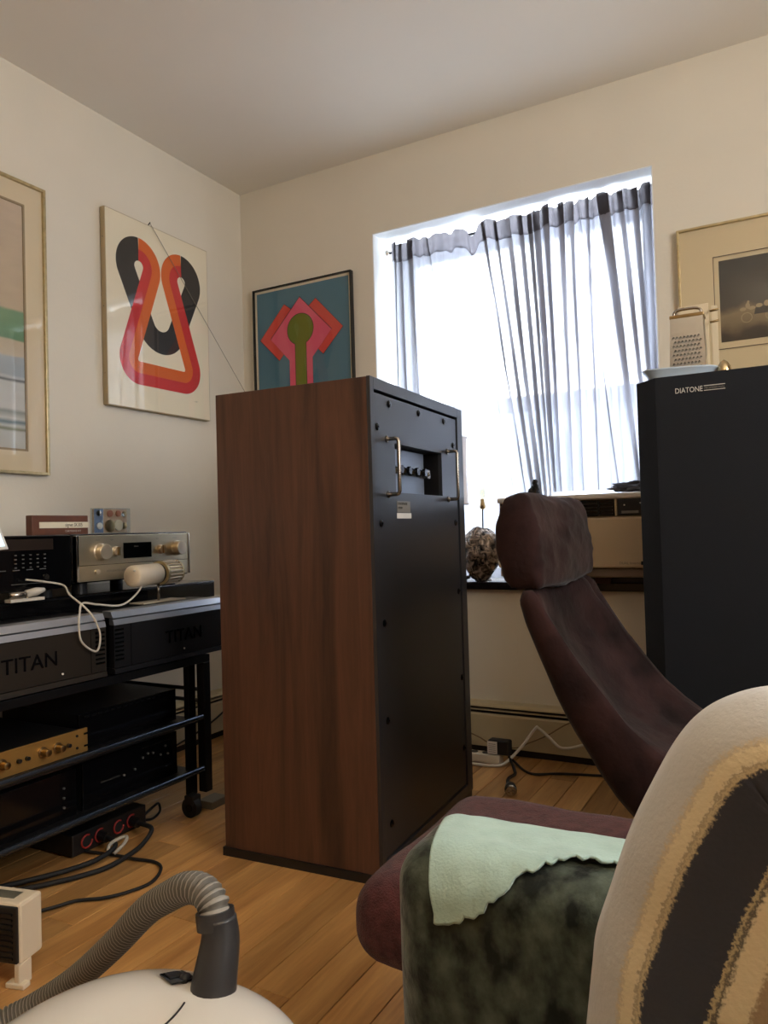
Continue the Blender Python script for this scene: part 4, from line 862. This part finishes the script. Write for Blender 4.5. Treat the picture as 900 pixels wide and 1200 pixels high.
def pillow(name,prof,y0,y1,m,parent,rnd=.05,ny=40,wr=.004,seed=0,pw=2.6):
    cx=sum(p[0] for p in prof)/len(prof); cz=sum(p[1] for p in prof)/len(prof)
    P=smooth_path([(p[0],0,p[1]) for p in prof]+[(prof[0][0],0,prof[0][1])],6)[:-1]; nu=len(P); mb=MB()
    def f(u,v):
        p=P[int(round(u*nu))%nu]; d=min(v,1-v)*(y1-y0)/rnd
        k=1.0 if d>=1 else max(.02,(1-(1-d)**pw)**(1/pw))
        q=Vector((cx+(p.x-cx)*(1-(1-k)*.9),0,cz+(p.z-cz)*(1-(1-k)*.9))); q.y=y0+(y1-y0)*v
        w_=noise.noise(Vector((q.x*14+seed,q.y*5,q.z*9)))*wr+abs(noise.noise(Vector((q.x*40,q.y*9,q.z*22+seed))))*wr*.9
        dr=Vector((q.x-cx,0,q.z-cz)); 
        if dr.length>1e-4: q-=dr.normalized()*w_
        return q
    vs=[0,.004,.012,.025]+[.04+.92*i/(ny-1) for i in range(ny)]+[.975,.988,.996,1]
    allv=[f(i/nu,v) for v in vs for i in range(nu)]
    mb.add(allv,[(j*nu+i,j*nu+(i+1)%nu,(j+1)*nu+(i+1)%nu,(j+1)*nu+i) for j in range(len(vs)-1) for i in range(nu)]+[tuple(range(nu))[::-1],tuple((len(vs)-1)*nu+j for j in range(nu))])
    return mb.build(name,m,parent,smooth=True)
hp=[(1.682,.905),(1.700,.926),(1.728,.931),(1.752,.915),(1.768,.870),(1.776,.815),(1.778,.765),(1.772,.732),(1.745,.722),(1.712,.722),(1.688,.742),(1.678,.79),(1.672,.85)]
pillow('headrest',hp,-1.262,-.79,BROWNV,ch,.030,80,.012,2)
MB().cyl((2.25,-1.01,.02),(2.25,-1.01,.23),.028,20).build('column',BLACKM,ch,smooth=True,edge=40)
MB().lathe((2.25,-1.01,0),[(.23,0),(.235,.010),(.20,.018),(.04,.026)],32).build('base_disc',BLACKM,ch,smooth=True)

# ottoman
ot=thing('ottoman','brown terry-covered ottoman cushion behind the green armchair arm','ottoman',(1.9,-1.70,0))
def rbox(name,c,h,m,parent,r=.05,wr=.004,seed=0,n=18,top=0):
    mb=MB(); c=Vector(c); h=Vector(h)
    for axis in range(3):
        for sgn in (-1,1):
            b_,c_=(axis+1)%3,(axis+2)%3
            def f(u,v):
                p=Vector((0,0,0)); p[axis]=sgn*h[axis]; p[b_]=(2*u-1)*h[b_]; p[c_]=(2*v-1)*h[c_]
                q=Vector([max(-h[k]+r,min(h[k]-r,p[k])) for k in range(3)]); d=p-q
                if d.length>0: p=q+d.normalized()*r
                if top: p.z+=top*(1-(p.x/h.x)**2)*(1-(p.y/h.y)**2)*(1 if p.z>0 else 0)
                k=noise.noise((p+Vector((seed,0,0)))*11)*wr; nn=d.normalized() if d.length>0 else Vector([sgn if kk==axis else 0 for kk in range(3)])
                return c+p+nn*k
            vs=[f(.5-.5*math.cos(PI*i/n),.5-.5*math.cos(PI*j/n)) for j in range(n+1) for i in range(n+1)]
            mb.add(vs,[(j*(n+1)+i,j*(n+1)+i+1,(j+1)*(n+1)+i+1,(j+1)*(n+1)+i) for j in range(n) for i in range(n)])
    o=mb.build(name,m,parent,smooth=True)
    bm=bmesh.new(); bm.from_mesh(o.data); bmesh.ops.remove_doubles(bm,verts=bm.verts,dist=1e-5); bmesh.ops.recalc_face_normals(bm,faces=bm.faces); bm.to_mesh(o.data); bm.free()
    for p in o.data.polygons: p.use_smooth=True
    return o
rbox('cushion',(1.920,-1.672,.320),(.247,.212,.060),BROWNT,ot,.050,.004,3,22,.008)
MB().cyl((1.92,-1.71,.02),(1.92,-1.71,.25),.025,16).build('column',BLACKM,ot,smooth=True,edge=40)
for k in range(4):
    a=R(160+90*k); MB().tube([(1.92,-1.71,.045),(1.92+.30*math.cos(a),-1.71+.23*math.sin(a),.022)],.018,10,rfun=lambda q:.020-.006*q).build('foot',HOSED,ot,smooth=True)

# ------------------------------------------------------------------ green armchair, cloth and blanket
ar=thing('armchair','dark green crushed velvet armchair in the lower right foreground','armchair',(2.3,-2.3,0))
AR=.036; AXL,AXR,AYN,AYF,AZ=1.920,2.46,-2.200,-2.085,.590
def armsec(s):
    """cross-section going from far bottom over the top to near bottom; s in 0..1 by arc length, returns (y,z,ny,nz)"""
    hgt=AZ-AR-.12; flat=(AYF-AYN)-2*AR; ql=AR*PI/2; tot=2*hgt+2*ql+flat; d=s*tot
    if d<hgt: return (AYF,.12+d,1,0)
    d-=hgt
    if d<ql: a=d/AR; return (AYF-AR+AR*math.cos(a),AZ-AR+AR*math.sin(a),math.cos(a),math.sin(a))
    d-=ql
    if d<flat: return (AYF-AR-d,AZ,0,1)
    d-=flat
    if d<ql: a=PI/2+d/AR; return (AYN+AR+AR*math.cos(a),AZ-AR+AR*math.sin(a),math.cos(a),math.sin(a))
    d-=ql; return (AYN,AZ-AR-d,-1,0)
def armslope(x): return .003*max(0,(x-AXL))/.2
mb=MB()
def armf(u,v):
    s=.002+.996*u; y,z,ny,nz=armsec(s); x=AXL+(AXR-AXL)*v
    dx=x-AXL; k=0
    if dx<AR: k=AR-math.sqrt(max(0,AR*AR-(AR-dx)**2))
    y-=ny*k; z-=nz*k
    q=noise.noise(Vector((x*14,y*14,z*14)))*.0025
    return Vector((x,y+ny*q,z+nz*q+armslope(x)*(1 if z>.3 else z/.3)))
vs_=[0,.002,.006,.014,.024,.036,.05,.068]+[.09+.91*i/40 for i in range(41)]
U=120
mb.add([armf(i/(U-1),v) for v in vs_ for i in range(U)],[(j*U+i,j*U+i+1,(j+1)*U+i+1,(j+1)*U+i) for j in range(len(vs_)-1) for i in range(U-1)]+[tuple(range(U))[::-1]]+[tuple((len(vs_)-1)*U+j for j in range(U))])
mb.build('arm',GREENV,ar,smooth=True)
rbox('seat',(2.16,-2.51,.25),(.20,.215,.12),GREENV,ar,.05,.003,5,12)
rbox('backrest',(2.40,-2.145,.42),(.15,.055,.24),GREENV,ar,.06,.003,7,14)
for (x,y) in ((2.0,-2.14),(2.42,-2.14),(2.0,-2.74),(2.42,-2.74)): MB().cyl((x,y,0),(x,y,.14),.016,12,.022).build('leg',BLACK,ar)
# mint cloth over the arm (torn lower edge)
def armpoint(x,s,off):
    y,z,ny,nz=armsec(s); k=0; dx=x-AXL
    if dx<AR: k=AR-math.sqrt(max(0,AR*AR-(AR-dx)**2))
    return Vector((x,y+ny*(off-k),z+nz*(off-k)+armslope(x)))
def tot_len(): return 2*(AZ-AR-.12)+AR*PI+(AYF-AYN-2*AR)
TOT=tot_len(); S_TOPN=((AZ-AR-.12)+AR*PI/2+(AYF-AYN-2*AR))/TOT; S_TOPF=((AZ-AR-.12)+AR*PI/2)/TOT
def jag(x): # drop of the lower edge below the near side top start, metres along the surface
    pts=[(1.950,.062),(1.968,.071),(1.993,.0635),(2.026,.044),(2.045,.026),(2.061,.016),(2.08,.006),(2.094,.002),(2.112,.0),(2.20,-.002),(2.4,-.002)]
    for (a,b),(c_,d_) in zip(pts,pts[1:]):
        if a<=x<=c_: return b+(d_-b)*(x-a)/(c_-a)
    return pts[-1][1] if x>2 else pts[0][1]
rj=random.Random(5)
mb=MB(); NX,NS=220,60
def leftedge(s): # left border of the cloth leans right as it goes down
    t_=max(0,(s-S_TOPF))/(1-S_TOPF); return 1.940+.028*min(1,t_/.20)
vs=[]
jn=[rj.uniform(-1,1) for _ in range(NX//3+2)]
for j in range(NS):
    v=j/(NS-1)
    for i in range(NX):
        u=i/(NX-1); 
        x=1.94+(2.30-1.94)*u
        dl=jag(1.966+(2.30-1.966)*u)+.0028*(jn[i//3]*(1-(i%3)/3)+jn[i//3+1]*((i%3)/3))
        s0=S_TOPF-.03; s1=S_TOPN+dl/TOT
        s=s0+(s1-s0)*v
        xx=leftedge(s)+(2.30-leftedge(s))*u
        off=.0035+.0012*noise.noise(Vector((xx*40,s*60,0)))+.002*abs(noise.noise(Vector((xx*18,s*22,4))))+.003*(v**8)
        vs.append(armpoint(xx,s,off))
mb.add(vs,[(j*NX+i,j*NX+i+1,(j+1)*NX+i+1,(j+1)*NX+i) for j in range(NS-1) for i in range(NX-1)])
mc=mb.build('arm_cloth',MINT,None,smooth=True,origin=(2.1,-2.15,.6),solid=.0022); tag(mc,'torn-edged pale mint fleece cloth draped over the green armchair arm','cloth')
# striped blanket
def blanket_mat():
    m=bpy.data.materials.new('striped_fleece'); m.use_nodes=True; n,l=nt(m); b=n['Principled BSDF']; b.inputs['Roughness'].default_value=.95; b.inputs['Sheen Weight'].default_value=.35
    uv=n.new('ShaderNodeUVMap'); uv.uv_map='UVMap'; sx=n.new('ShaderNodeSeparateXYZ'); l.new(uv.outputs[0],sx.inputs[0])
    tc=n.new('ShaderNodeTexCoord'); t1=n.new('ShaderNodeTexNoise'); t1.inputs['Scale'].default_value=420; t1.inputs['Detail'].default_value=2; l.new(tc.outputs['Object'],t1.inputs['Vector'])
    # jitter pushes the stripe edges
    jm=n.new('ShaderNodeMath'); jm.operation='MULTIPLY_ADD'; jm.inputs[1].default_value=.045; jm.inputs[2].default_value=-.0225; l.new(t1.outputs[0],jm.inputs[0])
    ad=n.new('ShaderNodeMath'); ad.operation='ADD'; l.new(sx.outputs[0],ad.inputs[0]); l.new(jm.outputs[0],ad.inputs[1])
    cr=n.new('ShaderNodeValToRGB'); cr.color_ramp.interpolation='LINEAR'; e=cr.color_ramp.elements
    G=S(184,184,184); Cc_=S(212,200,170); D=S(40,42,54)
    st=[(0,G),(.115,G),(.132,S(190,176,150)),(.140,Cc_),(.178,Cc_),(.186,S(150,138,116)),(.198,S(196,180,146)),(.212,D),(.415,D),(.424,S(190,176,140)),(.440,S(60,58,58)),(.455,Cc_),(.53,Cc_),(.545,S(150,130,104)),(.66,S(170,150,124)),(.74,Cc_),(1,Cc_)]
    e[0].position=0;e[0].color=st[0][1];e[1].position=1;e[1].color=st[-1][1]
    for p,c_ in st[1:-1]: q=e.new(p); q.color=c_
    l.new(ad.outputs[0],cr.inputs[0]); l.new(cr.outputs[0],b.inputs['Base Color'])
    t2=n.new('ShaderNodeTexNoise'); t2.inputs['Scale'].default_value=300; t2.inputs['Detail'].default_value=4; l.new(tc.outputs['Object'],t2.inputs['Vector'])
    bp=n.new('ShaderNodeBump'); bp.inputs['Strength'].default_value=.28; bp.inputs['Distance'].default_value=.002; l.new(t2.outputs[0],bp.inputs['Height']); l.new(bp.outputs[0],b.inputs['Normal'])
    return m
out=smooth_path([(2.075,0,.30),(2.085,0,.40),(2.099,0,.495),(2.107,0,.555),(2.111,0,.582),(2.121,0,.612),(2.136,0,.655),(2.152,0,.689),(2.166,0,.715),(2.180,0,.733),(2.197,0,.745),(2.220,0,.753),(2.26,0,.757),(2.34,0,.75),(2.44,0,.72)],6)
# arc-length parameter and inward normals
def blanket():
    n=len(out); mb=MB(); W=[0,.004,.010,.018,.028]+[.04+.018*i for i in range(22)]; uvs=[]; vs=[]
    nr=[]
    for i,p in enumerate(out):
        a=out[max(i-1,0)];b=out[min(i+1,n-1)]; t_=(b-a).normalized(); nr.append(Vector((t_.z,0,-t_.x)))
    back=[(-.030,-2.212),(-.010,-2.222),(.0,-2.232)]
    rows=[]
    for (w_,y) in back:   # part turned over the edge, going away from the camera
        rows.append([out[i]+Vector((0,y,0))+nr[i]*(.022 if w_<-.02 else (.010 if w_<-.005 else .003)) for i in range(n)]); 
    ws=[-.05,-.025,-.006]
    for w_ in W:
        row=[]
        for i in range(n):
            y=-2.238-.032*(1-math.exp(-w_/.012))
            fold=.006*noise.noise(Vector((w_*16,out[i].z*5,1)))+.004*noise.noise(Vector((w_*30,out[i].z*14,5)))
            q=out[i]+nr[i]*w_; q=Vector((q.x,y+fold*min(1,w_/.02),q.z)); row.append(q)
        rows.append(row)
    allw=ws+W
    for k,row in enumerate(rows):
        for i in range(n): vs.append(row[i]); uvs.append((max(0,allw[k])/.17+.0,i/n))
    K=len(rows); mb.add(vs,[(k*n+i,k*n+i+1,(k+1)*n+i+1,(k+1)*n+i) for k in range(K-1) for i in range(n-1)])
    o=mb.build('blanket',blanket_mat(),None,smooth=True,origin=(2.25,-2.25,.3),solid=-.004)
    ul=o.data.uv_layers.new(name='UVMap')
    for lp_ in o.data.loops: ul.data[lp_.index].uv=uvs[lp_.vertex_index]
    tag(o,'grey, cream and charcoal striped fleece blanket draped over the armchair back','blanket')
blanket()

# ------------------------------------------------------------------ vacuum cleaner
vc=thing('vacuum_cleaner','white canister vacuum cleaner with grey ribbed hose on the floor','vacuum cleaner',(1.47,-2.2,0),0)
VC=Vector((1.505,-2.135,0))
mb=MB()
def vf(u,v):
    a=2*PI*u; b=PI/2*(1-v); ca=math.copysign(abs(math.cos(a))**.85,math.cos(a)); sa=math.copysign(abs(math.sin(a))**.85,math.sin(a))
    k=max(0,math.cos(b))**.4 if v>0 else 0; z=.05+.205*math.sin(b)**.60 if b>0 else .05
    return VC+Vector((ca*.24*k,sa*.25*k,z))
mb.grid(vf,72,36,True); mb.f.append(tuple(range(72))); mb.m.append(0); mb.f.append(tuple(35*72+i for i in range(72))); mb.m.append(0)
mb.build('shell',WHITEP,vc,smooth=True)
mb=MB()
mb.lathe(VC,[(.20,.012),(.232,.02),(.240,.045),(.236,.056),(.2,.056)],48); mb.build('bumper',RUBBER,vc,smooth=True)
for (x,y) in ((1.33,-2.30),(1.62,-2.30),(1.478,-2.05)): MB().cyl((x-.012,y,.022),(x+.012,y,.022),.022,18).build('wheel',RUBBER,vc)
def onshell(x,y,off=.0):
    dx=abs(x-VC.x)/.24; dy=abs(y-VC.y)/.25; k=min(.999,(dx**(2/.85)+dy**(2/.85))**(.85/2)); cb=k**(1/.4); return .05+.205*max(0,(1-cb*cb))**.30+off
sw=MB(); gx,gy=1.466,-1.985
pts=[(1.442,-1.994),(1.459,-1.967),(1.494,-1.977),(1.477,-2.006)]
def quad_on(name,pts,m,h,parent):
    mb=MB(); n=6; vs=[]
    for j in range(n):
        for i in range(n):
            u,v=i/(n-1),j/(n-1); p=(Vector(pts[0])*(1-u)+Vector(pts[1])*u)*(1-v)+(Vector(pts[3])*(1-u)+Vector(pts[2])*u)*v
            vs.append((p.x,p.y,onshell(p.x,p.y,h)))
    mb.add(vs,[(j*n+i,j*n+i+1,(j+1)*n+i+1,(j+1)*n+i) for j in range(n-1) for i in range(n-1)]); return mb.build(name,m,parent,solid=.002)
SWP=quad_on('switch_plate',pts,SCREEN,.0045,vc)
quad_on('switch_key',[(1.450,-1.992),(1.461,-1.975),(1.475,-1.979),(1.465,-1.997)],HOSED,.0065,SWP)
# seam arc
sm=[]
for i in range(30):
    a=R(-60+85*i/29); x=1.415+.115*math.cos(a); y=-2.08+.125*math.sin(a); sm.append((x,y,onshell(x,y,.0005)))
MB().tube(sm,.0014,6).build('seam',HOSED,vc)
# elbow and hose
NB=Vector((1.524,-1.985,.235))
MB().tube(smooth_path([NB+Vector((0,0,-.02)),NB+Vector((0,.01,.02)),NB+Vector((-.004,.028,.065)),NB+Vector((-.009,.032,.094))],5),.03,20,rfun=lambda q:.034-.010*min(1,q*1.1)).build('elbow',HOSED,vc,smooth=True)
MB().lathe(NB+Vector((-.040,.004,.012)),[(.010,0),(.012,.004),(.010,.012)],14,(-1,-.4,0)).build('release_button',HOSED,vc,smooth=True)
hpath=smooth_path([(1.509,-1.954,.325),(1.503,-1.950,.342),(1.480,-1.945,.355),(1.445,-1.94,.350),(1.40,-1.93,.325),(1.34,-1.92,.285),(1.25,-1.905,.205),(1.14,-1.89,.115),(1.05,-1.905,.052),(1.00,-1.96,.026),(1.02,-2.06,.022),(1.10,-2.16,.022),(1.16,-2.28,.022)],34)
HR=.0205
hm=MB(); hm.tube(hpath,HR,16,rfun=None)
L=len(hpath)
hm=MB()
dist=[0]
for a,b in zip(hpath,hpath[1:]): dist.append(dist[-1]+(b-a).length)
# resample finely for ribs
fine=[];tt=0;j=0;step=.0021;total=dist[-1]
while tt<total:
    while j<L-2 and dist[j+1]<tt: j+=1
    f=(tt-dist[j])/max(1e-9,dist[j+1]-dist[j]); fine.append(hpath[j].lerp(hpath[j+1],f)); tt+=step
K=len(fine)
hm.tube(fine,HR,14,rfun=lambda q:HR+(.0020 if int(round(q*(K-1)))%4<2 else -.0016)); hm.m=[1 if ((i//14)%4) in (2,3) else 0 for i in range(len(hm.f))]; hm.build('hose',[HOSE,mat('hose_groove_shade',S(98,94,87),.6)],vc,smooth=True)  # groove faces take a darker grey, painting the shade between the ribs
MB().cyl((1.5115,-1.9545,.316),(1.507,-1.9525,.337),.0268,24).build('hose_collar',HOSED,vc,smooth=True,edge=40)

# ------------------------------------------------------------------ cream appliance at lower left
ap=thing('desk_appliance','small cream plastic appliance with black front at the lower left edge','appliance',(.899,-1.824,0),R(13.3))
box('case',(-.20,.0,.042),(0,.062,.158),CREAM,ap,local=True,bevel=.006)
box('front_panel',(-.196,-.006,.046),(-.004,.002,.153),BLACK,ap,local=True,bevel=.002)
for k in range(9): box('front_slat',(-.19,-.009,.054+k*.0105),(-.012,-.006,.058+k*.0105),BLACKM,ap,local=True)
box('top_display',(-.13,.018,.1575),(-.03,.044,.1592),mat('grey_window',S(96,96,86),.3),ap,local=True)
for x in (-.19,-.012): box('foot',(x,-.004,0),(x+.012,.03,.044),CREAM,ap,local=True,bevel=.002)
box('toe',(-.03,-.008,0),(.012,.012,.010),CREAM,ap,local=True,bevel=.002)
